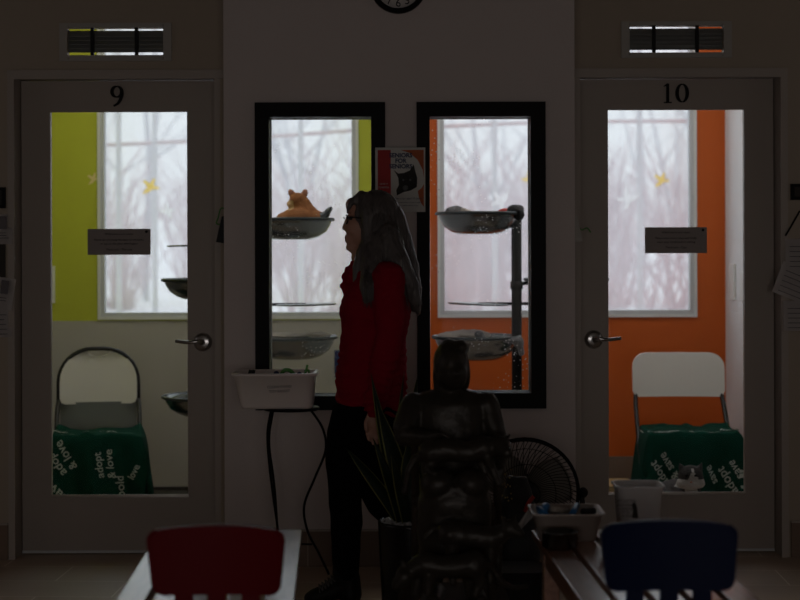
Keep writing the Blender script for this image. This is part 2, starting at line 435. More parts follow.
# pier
px0, px1 = X_(224,YP), X_(575,YP)
W1 = [X_(263,YP), X_(378,YP), Z_(402,YP), Z_(110,YP)]
W2 = [X_(423.5,YP), X_(537,YP), Z_(400,YP), Z_(110,YP)]
bm = wallgrid((px0,px1),(0,HC),[tuple(W1),tuple(W2)],YP,YP+.10)
box(bm, px0,px0+.08,YP+.10,YI,0,HC); box(bm, px1-.08,px1,YP+.10,YI,0,HC)
struct('wall_center', bm, M['wall'])
struct('wall_lining_center', wallgrid((px0+.08,px1-.08),(0,HC),[(W1[0]-.03,W1[1]+.03,W1[2]-.03,W1[3]+.03),(W2[0]-.03,W2[1]+.03,W2[2]-.03,W2[3]+.03)],YP+.10,YP+.11), M['roomwhite'])
# door walls
d1c, d2c = 119.2, 676.2
def dx(c, off, Y): return X_(c+off, Y)
DH = 97.5
dtop = Z_(80,YD)
ld = (X_(d1c-DH,YD)-.03, X_(d1c+DH,YD)+.03); rd = (X_(d2c-DH,YD)-.03, X_(d2c+DH,YD)+.03)
v1 = (X_(68,YW), X_(164,YW), Z_(54.5,YW), Z_(27,YW)); v2 = (X_(630,YW), X_(724,YW), Z_(53.5,YW), Z_(26.5,YW))
bm = wallgrid((-HX-.2,px0),(0,HC),[(ld[0],ld[1],0,dtop+.03), v1],YW,YW+.04)
struct('wall_left', bm, M['wall_tan'])
struct('wall_lining_left', wallgrid((XL,px0+.08),(0,HC),[(ld[0],ld[1],0,dtop+.03), (v1[0]-.05,v1[1]+.05,v1[2]-.02,v1[3]+.08)],YI,YI+.01), M['roomwhite'])
bm = wallgrid((px1,HX+.2),(0,HC),[(rd[0],rd[1],0,dtop+.03), v2],YW,YW+.04)
struct('wall_right', bm, M['wall_tan'])
struct('wall_lining_right', wallgrid((px1-.08,XR),(0,HC),[(rd[0],rd[1],0,dtop+.03), (v2[0]-.05,v2[1]+.05,v2[2]-.02,v2[3]+.08)],YI,YI+.01), M['roomwhite'])
struct('ceiling_rooms', B(XL,XR,YI+.01,YB,HC-.02,HC), M['roomwhite'])
# hall sides and end (their windows are unseen, added for the fill lamps)
HY0, HY1, HZ0, HZ1 = 4.3, 6.3, .9, 2.4
def side_wall(name, x0, x1, wn):
    bm = bmesh.new()
    box(bm,x0,x1,HB,HY0,0,HC); box(bm,x0,x1,HY1,YW,0,HC); box(bm,x0,x1,HY0,HY1,0,HZ0); box(bm,x0,x1,HY0,HY1,HZ1,HC)
    struct(name, bm, M['hall_side'])
    bm = bmesh.new(); xm = (x0+x1)/2
    box(bm,xm-.03,xm+.03,HY0,HY0+.05,HZ0,HZ1); box(bm,xm-.03,xm+.03,HY1-.05,HY1,HZ0,HZ1)
    box(bm,xm-.03,xm+.03,HY0+.05,HY1-.05,HZ0,HZ0+.05); box(bm,xm-.03,xm+.03,HY0+.05,HY1-.05,HZ1-.05,HZ1)
    w = struct(wn, bm, M['jamb'])
    link('blind', B(xm-.006,xm+.006,HY0+.05,HY1-.05,HZ0+.05,HZ1-.05), M['hall_side'], w)
side_wall('wall_west', -HX-.2, -HX, 'added_window_west'); side_wall('wall_east', HX, HX+.2, 'added_window_east')  # unseen side windows, added to go with the weak fill lamps
HWN = (-2.4,2.4,.15,1.75)
struct('wall_front', wallgrid((-HX-.2,HX+.2),(0,HC),[HWN],HB-.2,HB), M['hall_side'])
bm = bmesh.new(); ringframe(bm, HWN[0],HWN[1],HWN[2],HWN[3],.06,HB-.15,HB-.05); box(bm,-.03,.03,HB-.14,HB-.06,HWN[2]+.06,HWN[3]-.06)
w = struct('added_window_end', bm, M['jamb'])  # unseen window added behind the camera to go with the main fill lamp
link('blind', B(HWN[0]+.06,HWN[1]-.06,HB-.105,HB-.095,HWN[2]+.06,HWN[3]-.06), M['hall_side'], w)
# skirtings
def skirt(name, x0, x1, y, h=.152):
    bm = bmesh.new(); box(bm, x0,x1,y-.012,y,0,h); box(bm, x0,x1,y-.014,y,h,h+.008, mi=1)
    return struct(name, bm, None, mats=[M['base'], M['jamb']])
skirt('baseboard_center', px0, px1, YP)
fw = X_(22,YD)-X_(8,YD)+.02
skirt('baseboard_left', -HX, X_(8,YW)-.002, YW)
skirt('baseboard_right', X_(789.5,YW)+.002, HX, YW)

# outer wall with the two big windows
wl = (X_(98.5,YB), X_(358,YB), Z_(318,YB), 2.78)
wr = (X_(438.3,YB), X_(696,YB), Z_(317,YB), 2.78)
bm = wallgrid((-HX-.2,0),(0,HC),[wl],YB,YO)
# colour the lower part as panel
def slice_z(bm, z):
    bmesh.ops.bisect_plane(bm, geom=bm.verts[:]+bm.edges[:]+bm.faces[:], plane_co=(0,0,z), plane_no=(0,0,1))
slice_z(bm, Z_(320,YB))
for f in bm.faces: f.material_index = 1 if f.calc_center_median().z < Z_(320,YB) else 0
struct('wall_back_left', bm, None, mats=[M['lime'], M['wains']])
bm = wallgrid((0,HX+.2),(0,HC),[wr],YB,YO)
struct('wall_back_right', bm, M['orange'])
struct('wall_divider', B(-.05,.05,YP+.11,YB,0,HC-.021), M['roomwhite'])
bm = B(XL-.1,XL,YI,YB,0,HC); slice_z(bm, Z_(320,YB))
for f in bm.faces: f.material_index = 1 if f.calc_center_median().z < Z_(320,YB) else 0
struct('wall_room_left', bm, None, mats=[M['lime'], M['wains']])
struct('wall_room_right', B(XR,XR+.1,YI,YB,0,HC), M['roomwhite'])
# room baseboards
struct('baseboard_room_left', B(XL,-.05,YB-.012,YB,0,.025), M['dark'])
bm = bmesh.new(); box(bm,.05,XR,YB-.014,YB,0,.19)
struct('baseboard_room_right', bm, M['base'])

def outer_window(name, w, n, ctr):
    bm = bmesh.new(); ringframe(bm, w[0]+.012,w[1]-.012,w[2]+.012,w[3]-.012,.022,YB-.005,YB+.07)
    o = struct(name, bm, M['alu'])
    bm = bmesh.new(); ringframe(bm, w[0]-.004,w[1]+.004,w[2]-.004,w[3]+.004,.016,YB-.012,YB+.02)
    link('casing', bm, M['white'], o)
    link('pane', B(w[0]+.034,w[1]-.034,YB+.03,YB+.038,w[2]+.034,w[3]-.034), M['glass_out'], o)
    L = bpy.data.lights.new('daylight_portal','AREA'); L.shape='RECTANGLE'; L.size = w[1]-w[0]; L.size_y = w[3]-w[2]
    L.cycles.is_portal = True
    lo = bpy.data.objects.new('daylight_portal', L); COL.objects.link(lo)
    lo.location = ((w[0]+w[1])/2, YO+.02, (w[2]+w[3])/2); lo.rotation_euler = (R(90),0,0)
    return o
win3 = outer_window('window_3', wl, 3, 0); win4 = outer_window('window_4', wr, 4, 0)

# pier windows (black frames)
def pier_window(name, a, inner, gm):
    x0,x1,z0,z1 = X_(a[0],YP-.03),X_(a[1],YP-.03),Z_(a[3],YP-.03),Z_(a[2],YP-.03)
    i0,i1,j0,j1 = X_(inner[0],YP-.03),X_(inner[1],YP-.03),Z_(inner[3],YP-.03),Z_(inner[2],YP-.03)
    bm = bmesh.new()
    ringframe(bm, x0,x1,z0,z1, i0-x0, YP-.03, YP, wr=x1-i1, wt=z1-j1, wb=j0-z0)
    # liner through the wall
    ringframe(bm, i0-.018,i1+.018,j0-.018,j1+.018,.018,YP,YP+.10)
    o = struct(name, bm, M['black'])
    link('pane', B(i0,i1,YP+.085,YP+.091,j0,j1), gm, o)
    bm = bmesh.new(); ringframe(bm, i0,i1,j0,j1,.003,YP+.091,YP+.10)
    link('glazing_bead', bm, M['chrome'], o)
    return o
pier_window('window_1', (255,385.5,102,410), (269,371.5,116.5,396), M['glass_spot'])
pier_window('window_2', (417,546,102,409), (430,531,116.5,393.5), M['glass_spot'])

# ------------------------------------------------------------------ doors
def digit_nine(bm, cx, cz, h, y):
    pts = []
    for k in range(0,25):
        a = R(-60+360*k/24); w = .013*h/.1*(.45+.85*abs(math.cos(a)))
        pts.append((cx+.24*h*math.cos(a), cz+.22*h+.26*h*math.sin(a), w))
    stroke(bm, pts, y, 0, .008)
    stroke(bm, [(cx+.24*h,cz+.24*h,.017*h/.1),(cx+.25*h,cz+.08*h,.017*h/.1),(cx+.18*h,cz-.16*h,.015*h/.1),(cx+.05*h,cz-.36*h,.012*h/.1),(cx-.16*h,cz-.48*h,.008*h/.1)], y, 0, .009)
def digit_one(bm, cx, cz, h, y):
    stroke(bm, [(cx,cz-.48*h,.015*h/.1),(cx,cz+.48*h,.015*h/.1)], y, 0, .008)
    stroke(bm, [(cx-.2*h,cz-.48*h,.006*h/.1),(cx+.2*h,cz-.48*h,.006*h/.1)], y, 0, .009)
    stroke(bm, [(cx-.2*h,cz+.34*h,.005*h/.1),(cx+.01*h,cz+.46*h,.011*h/.1)], y, 0, .009)
def digit_zero(bm, cx, cz, h, y):
    pts = []
    for k in range(0,33):
        a = R(360*k/32); w = .016*h/.1*(.3+.8*abs(math.cos(a)))
        pts.append((cx+.26*h*math.cos(a), cz+.45*h*math.sin(a), w))
    stroke(bm, pts, y, 0, .008)

def door(name, c, sgn, g, num):
    x0, x1 = X_(c-DH,YD), X_(c+DH,YD); z0, z1 = Z_(552,YD), dtop
    gx0,gx1,gz0,gz1 = X_(g[0],YD),X_(g[1],YD),Z_(g[3],YD),Z_(g[2],YD)
    bm = bmesh.new()
    ringframe(bm, x0,x1,z0,z1, gx0-x0, YD, YD+.045, wr=x1-gx1, wt=z1-gz1, wb=gz0-z0)
    d = struct(name, bm, M['door'])
    # frame round the slab
    bm = bmesh.new(); jw = .06
    ox0, ox1, oz = X_(c-111.5,YW-.012), X_(c+112,YW-.012), Z_(69,YW-.012)
    ix0, ix1, iz = X_(c-105,YW-.012), X_(c+105,YW-.012), Z_(78,YW-.012)
    if sgn < 0: ox1 = min(ox1, px0-.001); 
    else: ox0 = max(ox0, px1+.001)
    for q in ((ox0,ix0),(ix1,ox1)):
        if q[1] > q[0]+.002: box(bm, q[0],q[1],YW-.012,YW,0,oz)
    box(bm, ix0,ix1,YW-.012,YW,iz,oz)
    # jamb lining and stop
    for (a,b) in ((ld[0] if sgn<0 else rd[0], x0-.004),(x1+.004, ld[1] if sgn<0 else rd[1])):
        box(bm, a,b,YW,YI,0,z1+.03)
    box(bm, x0-.004,x1+.004,YW,YI,z1+.004,z1+.03)
    box(bm, x0-.004,x0+.012,YD+.047,YI,0,z1); box(bm, x1-.012,x1+.004,YD+.047,YI,0,z1)
    link('door_frame', bm, M['jamb'], d)
    link('pane', B(gx0,gx1,YD+.018,YD+.025,gz0,gz1), M['glass'], d)
    bm = bmesh.new(); ringframe(bm, gx0,gx1,gz0,gz1,.003,YD-.001,YD+.017)
    link('glazing_bead', bm, M['jamb'], d)
    link('sill_strip', B(gx0,gx1,YD-.006,YD,gz0-.006,gz0+.006), M['chrome'], d)
    link('door_sweep', B(x0,x1,YD-.006,YD,z0,z0+.012), M['alu'], d)
    bm = bmesh.new(); cz = Z_(95.5,YD)
    if num == 9: digit_nine(bm, X_(117.5,YD), cz, .092, YD)
    else: digit_one(bm, X_(668,YD), Z_(94,YD), .088, YD); digit_zero(bm, X_(682.5,YD), Z_(94,YD), .088, YD)
    o = link('door_number', bm, M['black'], d)
    # lever handle: rose + curved lever pointing at the glass
    hx = X_(202.5 if sgn<0 else 593.5, YD); hz = Z_(341.5 if sgn<0 else 340, YD)
    bm = bmesh.new()
    lathe(bm, [(0,-.012),(.026,-.012),(.038,-.007),(.042,0),(0,0)], (hx,YD,hz), axis='Y')
    lathe(bm, [(0,-.05),(.012,-.05),(.013,-.012),(0,-.012)], (hx,YD,hz), axis='Y', seg=20)
    tube(bm, spline([(hx,YD-.05,hz+.004),(hx-sgn*-.02*1,YD-.062,hz+.006),(hx+sgn*.06,YD-.062,hz+.002),(hx+sgn*.115,YD-.05,hz+.008)]), lambda t: .011*(1-.35*t), 10)
    h = link('door_handle', bm, M['chrome'], d, True)
    bm = bmesh.new(); lathe(bm, [(0,-.056),(.006,-.056),(.007,-.05),(0,-.05)], (hx,YD,hz), axis='Y', seg=14)
    link('keyhole', bm, M['black'], h)
    return d
door('door_1', d1c, -1, (50,188,110.5,495), 9)
door('door_2', d2c, 1, (607.6,745,110,494), 10)

# sign plaques on the door glass
def plaque(px0_, px1_, py0, py1, lines, label):
    Y = YD+.012
    x0,x1,z0,z1 = X_(px0_,Y),X_(px1_,Y),Z_(py1,Y),Z_(py0,Y)
    bm = bmesh.new(); prism(bm, rrect(x0,x1,z0,z1,.004,3), Y, Y+.006)
    t = thing('notice_plaque', label, 'sign', ((x0+x1)/2, Y, z0))
    link('plate', bm, M['plaque'], t)
    bm = bmesh.new(); h = z1-z0
    for k,(s, fz) in enumerate(lines): text_into(bm, s, .0135, flat_place((x0+x1)/2, Y-.0008, z0+h*fz), extrude=.0003)
    link('lettering', bm, M['black'], t)
    bm = bmesh.new(); lathe(bm, [(0,-.003),(.006,-.002),(.006,0),(0,0)], (x1-.018,Y,z1-.013), axis='Y', seg=16)
    link('round_logo', bm, M['black'], t)
plaque(87.5,150.5,228,254, (('Welcome to our home',.8),('Please do not bang the door or windows',.58),('or tap on the glass with fingers',.43),('Thank you - The cats',.2)), 'small grey notice plaque on the glass of the lime room door')
plaque(645,707,228,254, (('Welcome to our home',.8),('Please leave doors shut and kindly',.58),('wash your hands before visiting',.43),('Thank you - Cats',.22)), 'small grey notice plaque on the glass of the orange room door')

# ventilation grilles over the doors
def vent(o4, i4, v, label):
    Y = YW
    x0,x1,z0,z1 = X_(o4[0],Y-.01),X_(o4[1],Y-.01),Z_(o4[3],Y-.01),Z_(o4[2],Y-.01)
    t = thing('ventilation_grille', label, 'vent', ((x0+x1)/2, Y, z0))
    bm = bmesh.new(); ringframe(bm, x0,x1,z0,z1, v[0]-x0, Y-.010, Y, wr=x1-v[1], wt=z1-v[3], wb=v[2]-z0)
    for s in (-1,1):
        for zz in (z0+.012,z1-.012):
            lathe(bm, [(0,-.014),(.004,-.013),(.005,-.010),(0,-.010)], (((x0+x1)/2)+s*(x1-x0)*.42,Y,zz), axis='Y', seg=10)
    link('frame', bm, M['ventm'], t)
    W = v[1]-v[0]; H = v[3]-v[2]
    for f in (.26,.72):
        link('mullion', B(v[0]+W*f-.007, v[0]+W*f+.007, Y-.008, Y+.012, v[2], v[3]), M['blackp'], t)
    # louvres: closed through the middle, open slots at top and bottom
    for k in range(5):
        zc = v[2]+H*(.20+.145*k)
        bm = bmesh.new()
        a = Vector((0,Y+.014,zc-.010)); b = Vector((0,Y+.030,zc+.016))
        vs = [bm.verts.new((x,p.y,p.z+dz)) for x in (v[0],v[1]) for p in (a,b) for dz in (0,.002)]
        q = vs
        for f in ((0,1,3,2),(4,6,7,5),(0,2,6,4),(1,5,7,3),(0,4,5,1),(2,3,7,6)): bm.faces.new([q[i] for i in f])
        link('louvre', bm, M['slatm'], t)
vent((60,172,22,60),None,v1,'long grey ventilation grille above the lime room door')
vent((622,732.5,22,58.5),None,v2,'long grey ventilation grille above the orange room door')

# ------------------------------------------------------------------ wall clock
cy = YP; cc = Vector((X_(399,cy),0,Z_(-14.4,cy)))
t = thing('wall_clock', 'round black rimmed wall clock high on the pier between the windows', 'clock', (cc.x, cy, cc.z-.122))
bm = bmesh.new(); lathe(bm, [(.100,0),(.122,0),(.122,-.02),(.116,-.034),(.106,-.034),(.100,-.022),(.100,0)], (cc.x,cy,cc.z), axis='Y', seg=56); link('rim', bm, M['black'], t, True)
bm = bmesh.new(); lathe(bm, [(0,-.012),(.1005,-.012),(.1005,0),(0,0)], (cc.x,cy,cc.z), axis='Y', seg=48); link('dial', bm, M['paper'], t)
for h in range(1,13):
    bm = bmesh.new(); a = R(90-30*h); text_into(bm, str(h), .048, flat_place(cc.x+.078*math.cos(a), cy-.0125, cc.z+.078*math.sin(a)), extrude=.0004)
    link('numeral', bm, M['black'], t)
for nm, a, L, w in (('hour_hand', R(55), .05, .004), ('minute_hand', R(140), .075, .003)):
    bm = bmesh.new(); tube(bm, [(cc.x,cy-.016,cc.z),(cc.x+L*math.cos(a),cy-.016,cc.z+L*math.sin(a))], w*.6, 6); link(nm, bm, M['black'], t)

# ------------------------------------------------------------------ poster
Y = YP-.036
x0,x1,z0,z1 = X_(375.5,Y),X_(425.5,Y),Z_(212,Y),Z_(147.5,Y)
t = thing('poster', 'poster with a black cat head and dark blue lettering pinned between the black framed windows', 'poster', ((x0+x1)/2, Y, z0))
link('sheet', B(x0,x1,Y,Y+.002,z0,z1), M['paper'], t)
U = (x1-x0)/50; V_ = (z1-z0)/64.5
def pp(px,py): return (x0+(px-375.5)*U, z1-(py-147.5)*V_)
bm = bmesh.new(); a = pp(378,150); b = pp(391,200); box(bm, a[0],b[0],Y-.001,Y,b[1],a[1]); link('red_column', bm, M['postred'], t)
bm = bmesh.new()
pts = [pp(424,150)]+[pp(x,y) for x,y in ((401,150),(410,153),(418,160),(423,170),(424,178))]; prism(bm, pts, Y-.001, Y)
pts = [pp(x,y) for x,y in ((424,184),(422,188),(418,191),(419,197),(421,203),(424,207))]; prism(bm, pts, Y-.001, Y)
link('orange_corner', bm, M['postorange'], t)
bm = bmesh.new()
pts = [pp(x,y) for x,y in ((394,170),(398.5,173.5),(404,173),(410,170.5),(414,164.5),(415.5,171),(417.5,178),(417,187),(411,190.5),(404,192),(397,195.5),(396.5,190),(399,185),(398.5,178),(396.5,174))]
prism(bm, pts, Y-.0015, Y); link('cat_picture', bm, M['gfur'], t)
bm = bmesh.new()
ell(bm, (*pp(402.5,181),0), (.0001,.0001,.0001)) if False else None
for ex in (403.5,410.5):
    c = pp(ex,180); lathe(bm, [(0,-.002),(.005,-.002),(.005,-.0015),(0,-.0015)], (c[0],Y,c[1]), axis='Y', seg=10)
c = pp(405.5,188); lathe(bm, [(0,-.002),(.012,-.002),(.012,-.0015),(0,-.0015)], (c[0],Y,c[1]), axis='Y', seg=12)
link('cat_face_marks', bm, M['fabgrey'], t)
bm = bmesh.new()
for s,(cx,cy_) in (('SENIORS',(401,155.5)),('FOR',(401,161)),('SENIORS',(401,166.5))):
    c = pp(cx,cy_); text_into(bm, s, .0255, flat_place(c[0],Y-.001,c[1]), extrude=.0004, bold=.0008)
link('lettering', bm, M['navy'], t)
bm = bmesh.new()
for s,(cx,cy_),sz in (('Adopt a cat aged 10 years+',(408,198.5),.012),('Half price adoption for all seniors aged 60',(407,202.5),.008),('Ask our staff for details today',(407,205.5),.008)):
    c = pp(cx,cy_); text_into(bm, s, sz, flat_place(c[0],Y-.001,c[1]), extrude=.0002)
link('small_print', bm, M['navy'], t)
bm = bmesh.new()
for s,cy_ in (('GIVE IT',184),('FOREVER',187.5)):
    c = pp(384,cy_); text_into(bm, s, .011, flat_place(c[0],Y-.0014,c[1]), extrude=.0002)
link('red_column_lettering', bm, M['paper'], t)
link('plastic_sleeve', B(x0-.008,x1+.004,Y-.004,Y-.003,z0-.004,z1+.004), M['glass'], t)

# ------------------------------------------------------------------ notices at the picture's sides
def sheet(name, px0_,px1_,py0,py1,label,cat,rot=0,Y=YW-.006,m='paper',pic=None,group=None,lines=5):
    x0,x1,z0,z1 = X_(px0_,Y),X_(px1_,Y),Z_(py1,Y),Z_(py0,Y); c = Vector(((x0+x1)/2,0,(z0+z1)/2))
    t = thing(name, label, cat, (c.x, Y, z0), group)
    def rotp(bm):
        bmesh.ops.rotate(bm, verts=bm.verts, cent=(c.x,Y,c.z), matrix=Matrix.Rotation(rot,3,'Y'))
    w, h = (x1-x0)/2, (z1-z0)/2
    bm = bmesh.new()
    n = 8; g = [[bm.verts.new((c.x-w+2*w*i/n, Y-.004*math.sin(math.pi*j/n)-(.010*(1-j/n)**2), c.z-h+2*h*j/n)) for i in range(n+1)] for j in range(n+1)]
    for j in range(n):
        for i in range(n): bm.faces.new((g[j][i],g[j][i+1],g[j+1][i+1],g[j+1][i]))
    r = bmesh.ops.solidify(bm, geom=bm.faces[:], thickness=.0012)
    rotp(bm); link('sheet', bm, M[m], t)
    bm = bmesh.new()
    for k in range(lines):
        zz = c.z+h*(.5-.32*k) if pic is None else c.z-h*(.25+.17*k)
        box(bm, c.x-w*.75, c.x+w*random.uniform(.3,.8), Y-.0165,Y-.0155, zz-.0015, zz+.0015)
    if pic: 
        box(bm, c.x-w*.7, c.x-w*.2, Y-.0165,Y-.0155, c.z+h*.05, c.z+h*.75); box(bm, c.x+w*.05, c.x+w*.6, Y-.0165,Y-.0155, c.z+h*.0, c.z+h*.85)
    rotp(bm); link('print', bm, M['paperd'], t)
    return t
def framebox(px0_,px1_,py0,py1,label):
    Y = YW-.02; x0,x1,z0,z1 = X_(px0_,Y),X_(px1_,Y),Z_(py1,Y),Z_(py0,Y)
    t = thing('picture_frame', label, 'frame', ((x0+x1)/2, Y, z0))
    bm = bmesh.new(); ringframe(bm, x0,x1,z0,z1,.014,Y,Y+.02); link('frame', bm, M['black'], t)
    link('backing', B(x0+.014,x1-.014,Y+.008,Y+.02,z0+.014,z1-.014), M['dark'], t)
framebox(-16,5,186,207,'small black frame on the wall left of the lime room door')
sheet('notice_sheet',-14,13,213,243,'printed notice sheet with pictures left of the lime room door, upper','notice',pic=1,lines=3)
link_o = base_origin(tag(link('wooden_panel', B(X_(-16,YW),X_(5.5,YW),YW-.012,YW,Z_(276,YW),Z_(243,YW)), M['dark']), 'dark panel on the wall between two notices left of the lime room door','panel'))
sheet('notice_sheet',-14,14,276,308,'tilted notice sheet with a picture left of the lime room door, middle','notice',rot=R(8),Y=YW-.018,pic=1,lines=2)
sheet('notice_sheet',-12,12,306,336,'plain printed notice left of the lime room door, lowest','notice',Y=YW-.004)
framebox(791.5,812,185,201,'small black frame on the wall right of the orange room door')
sheet('notice_sheet',785,815,240,271,'printed notice sheet right of the orange room door, upper','notice',Y=YW-.016)
sheet('notice_sheet',776,815,268,301,'tilted printed sheet right of the orange room door, fanned out in the middle','notice',rot=R(22),Y=YW-.020)
sheet('notice_sheet',783,813,302,332,'plain printed notice right of the orange room door, lowest','notice',Y=YW-.016)
bm = bmesh.new(); tube(bm, spline([P(800,212,YW-.02),P(792,226,YW-.02),P(785.5,237,YW-.02)],5), .004, 8)
base_origin(tag(link('pen_cord', bm, M['black'], None), 'dark cord hanging above the notices right of the orange room door', 'cord'))
# holders on the pier's side faces
def side_holder(sgn, px, label):
    Y = 6.98; fx = px0 if sgn<0 else px1
    t = thing('leaflet_holder', label, 'holder', (fx+sgn*.02,Y,Z_(243,Y)))
    bm = bmesh.new()
    z0, z1 = Z_(243,Y), Z_(216,Y)
    prism(bm, [(fx,z0),(fx+sgn*.040,z0+.006),(fx+sgn*.034,z0+.03),(fx+sgn*.014,z1),(fx,z1)], Y-.05, Y+.05)
    link('pocket', bm, M['ventm'] if sgn>0 else M['blackp'], t)
    bm = bmesh.new()
    p = [(fx,Y-.03,z1+.03),(fx+sgn*.02,Y-.03,z1+.035),(fx+sgn*.032,Y-.03,z1-.005),(fx+sgn*.04,Y-.03,z1-.03),(fx+sgn*.022,Y-.03,z1-.035)]
    if sgn>0: p = [(fx,Y-.03,z1+.01),(fx+.03,Y-.03,z1-.06),(fx+.06,Y-.03,z1-.055),(fx+.075,Y-.03,z1-.075)]
    tube(bm, spline(p,5), .003, 6)
    link('green_tie', bm, M['greenp'], t)
side_holder(-1, 220, 'dark leaflet pocket with green tie on the pier side next to the lime room door')
side_holder(1, 580, 'grey leaflet pocket with green tie on the pier side next to the orange room door')

# white switch plates in the rooms
for (a,b,c,d,Y,lab) in ((50.5,55,265,302,YB,'white switch plate on the lime wall in the lime room'),(729,734,265,301,None,'white switch plate on the white side wall in the orange room'),(740,744,273,302,None,'small white wall socket on the side wall behind the glass of the orange room door')):
    if Y: bm = B(X_(a,Y),X_(b,Y),Y-.012,Y,Z_(d,Y),Z_(c,Y),bev=.002)
    else:
        ya = (XR-.01)*F/(b-400); yb = (XR-.01)*F/(a-400); bm = B(XR-.012,XR,min(ya,yb),max(ya,yb),Z_(d,ya),Z_(c,ya),bev=.002)
    o = tag(link('switch_plate', bm, M['white']), lab, 'switch'); base_origin(o)

# window decals and a yellow shape on the wall
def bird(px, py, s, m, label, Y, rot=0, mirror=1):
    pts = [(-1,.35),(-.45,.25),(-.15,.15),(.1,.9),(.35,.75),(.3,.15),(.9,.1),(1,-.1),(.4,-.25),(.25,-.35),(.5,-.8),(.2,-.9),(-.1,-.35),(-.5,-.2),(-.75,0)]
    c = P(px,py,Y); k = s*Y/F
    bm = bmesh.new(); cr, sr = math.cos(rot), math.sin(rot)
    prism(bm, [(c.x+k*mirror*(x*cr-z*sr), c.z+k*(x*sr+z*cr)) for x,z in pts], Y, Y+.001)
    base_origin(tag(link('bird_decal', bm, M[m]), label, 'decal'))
YG = YB+.040
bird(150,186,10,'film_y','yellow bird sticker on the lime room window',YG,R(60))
bird(167,210,9,'film_w','white bird sticker on the lime room window',YG,R(10))
bird(93,178,7,'patch_y','yellow bird shape on the lime wall beside the window',YB-.002,R(70))  # flat yellow bird outline set on the wall
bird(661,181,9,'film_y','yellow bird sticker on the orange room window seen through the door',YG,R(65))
bird(629,199,12,'film_w','white bird sticker on the orange room window seen through the door',YG,R(-5),-1)
bird(501,200,12,'film_w','white bird sticker on the window above the cat bowl by the pole',YG,R(-30),-1)
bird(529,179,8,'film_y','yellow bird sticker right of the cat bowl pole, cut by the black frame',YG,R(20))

# ------------------------------------------------------------------ cat trees with bowls
def bowl_bm(c, r, h, mi=0):
    bm = bmesh.new()
    prof = [(r*1.03,0),(r*1.03,-.006),(r*.985,-.010),(r*.95,-h*.28),(r*.85,-h*.62),(r*.66,-h*.88),(r*.5,-h),(0,-h),
            (0,-h+.006),(r*.5,-h+.006),(r*.64,-h*.84),(r*.82,-h*.58),(r*.92,-h*.25),(r*.96,-.002),(r*1.03,0)]
    lathe(bm, prof, c, seg=56)
    return bm
def rim_bm(c, r):
    bm = bmesh.new(); tube(bm, [(c[0]+r*1.02*math.cos(2*math.pi*k/48), c[1]+r*1.02*math.sin(2*math.pi*k/48), c[2]-.004) for k in range(48)], .0085, 8, closed=True)
    return bm
YT = 8.1
def cat_tree(px, label, bowls, plates, pole_w=.026):
    x = X_(px, YT)
    t = thing('cat_tree', label, 'cat tree', (x,YT,0))
    bm = bmesh.new(); lathe(bm, [(0,0),(.28,0),(.28,.02),(.26,.035),(.05,.04),(0,.04)], (x,YT,0)); link('base', bm, M['blackp'], t, True)
    bm = bmesh.new(); lathe(bm, [(0,.035),(pole_w,.035),(pole_w,1.52),(pole_w*.7,1.54),(0,1.54)], (x,YT,0), seg=24)
    for z in (.62,1.18): lathe(bm, [(pole_w,z-.02),(pole_w+.006,z-.02),(pole_w+.006,z+.02),(pole_w,z+.02)], (x,YT,0), seg=24)
    link('pole', bm, M['blackp'], t, True)
    for (bx, y, r, h, dy) in bowls:
        c = (X_(bx,YT), YT+dy, Z_(y,YT))
        b = link('bowl', bowl_bm(c, r, h), M['steel'], t, True); link('rim', rim_bm(c, r), M['darksteel'], b, True)
        bm = bmesh.new(); d = Vector((x,YT,0))-Vector((c[0],c[1],0)); d.normalize()
        e = Vector(c)+d*r*.9
        tube(bm, [(e.x,e.y,c[2]-.02),(x,YT,c[2]-.03)], .009, 8)
        link('bracket', bm, M['blackp'], t)
    for (bx, y, r, dy, tilt) in plates:
        c = Vector((X_(bx,YT), YT+dy, Z_(y,YT)))
        bm = bmesh.new(); lathe(bm, [(0,-.004),(r,-.004),(r+.004,0),(r,.004),(0,.004)], (0,0,0), seg=40)
        bmesh.ops.rotate(bm, verts=bm.verts, matrix=Matrix.Rotation(tilt,3,'Y')); bmesh.ops.translate(bm, verts=bm.verts, vec=c)
        pl = link('plate', bm, M['steel'], t, True)
        bm = bmesh.new(); tube(bm, [c, (x,YT,c.z)], .008, 8); link('bracket', bm, M['blackp'], t)
cat_tree(250,'cat tree with steel bowls in the lime room, hidden behind the pier', [(292,218.5,.205,.105,0),(293,336,.215,.11,-.02),(204,278.5,.205,.10,0),(204,395,.205,.10,0)], [(306,304,.15,-.02,R(-1)),(197,245,.15,0,R(-1))])
cat_tree(516.5,'black cat tree pole with steel bowls in the orange room behind window 2', [(478.5,213,.208,.108,0),(476,336,.215,.118,-.02),(566,279,.205,.10,0)], [(478,304,.15,-.02,R(2)),(560,304,.12,0,0)])
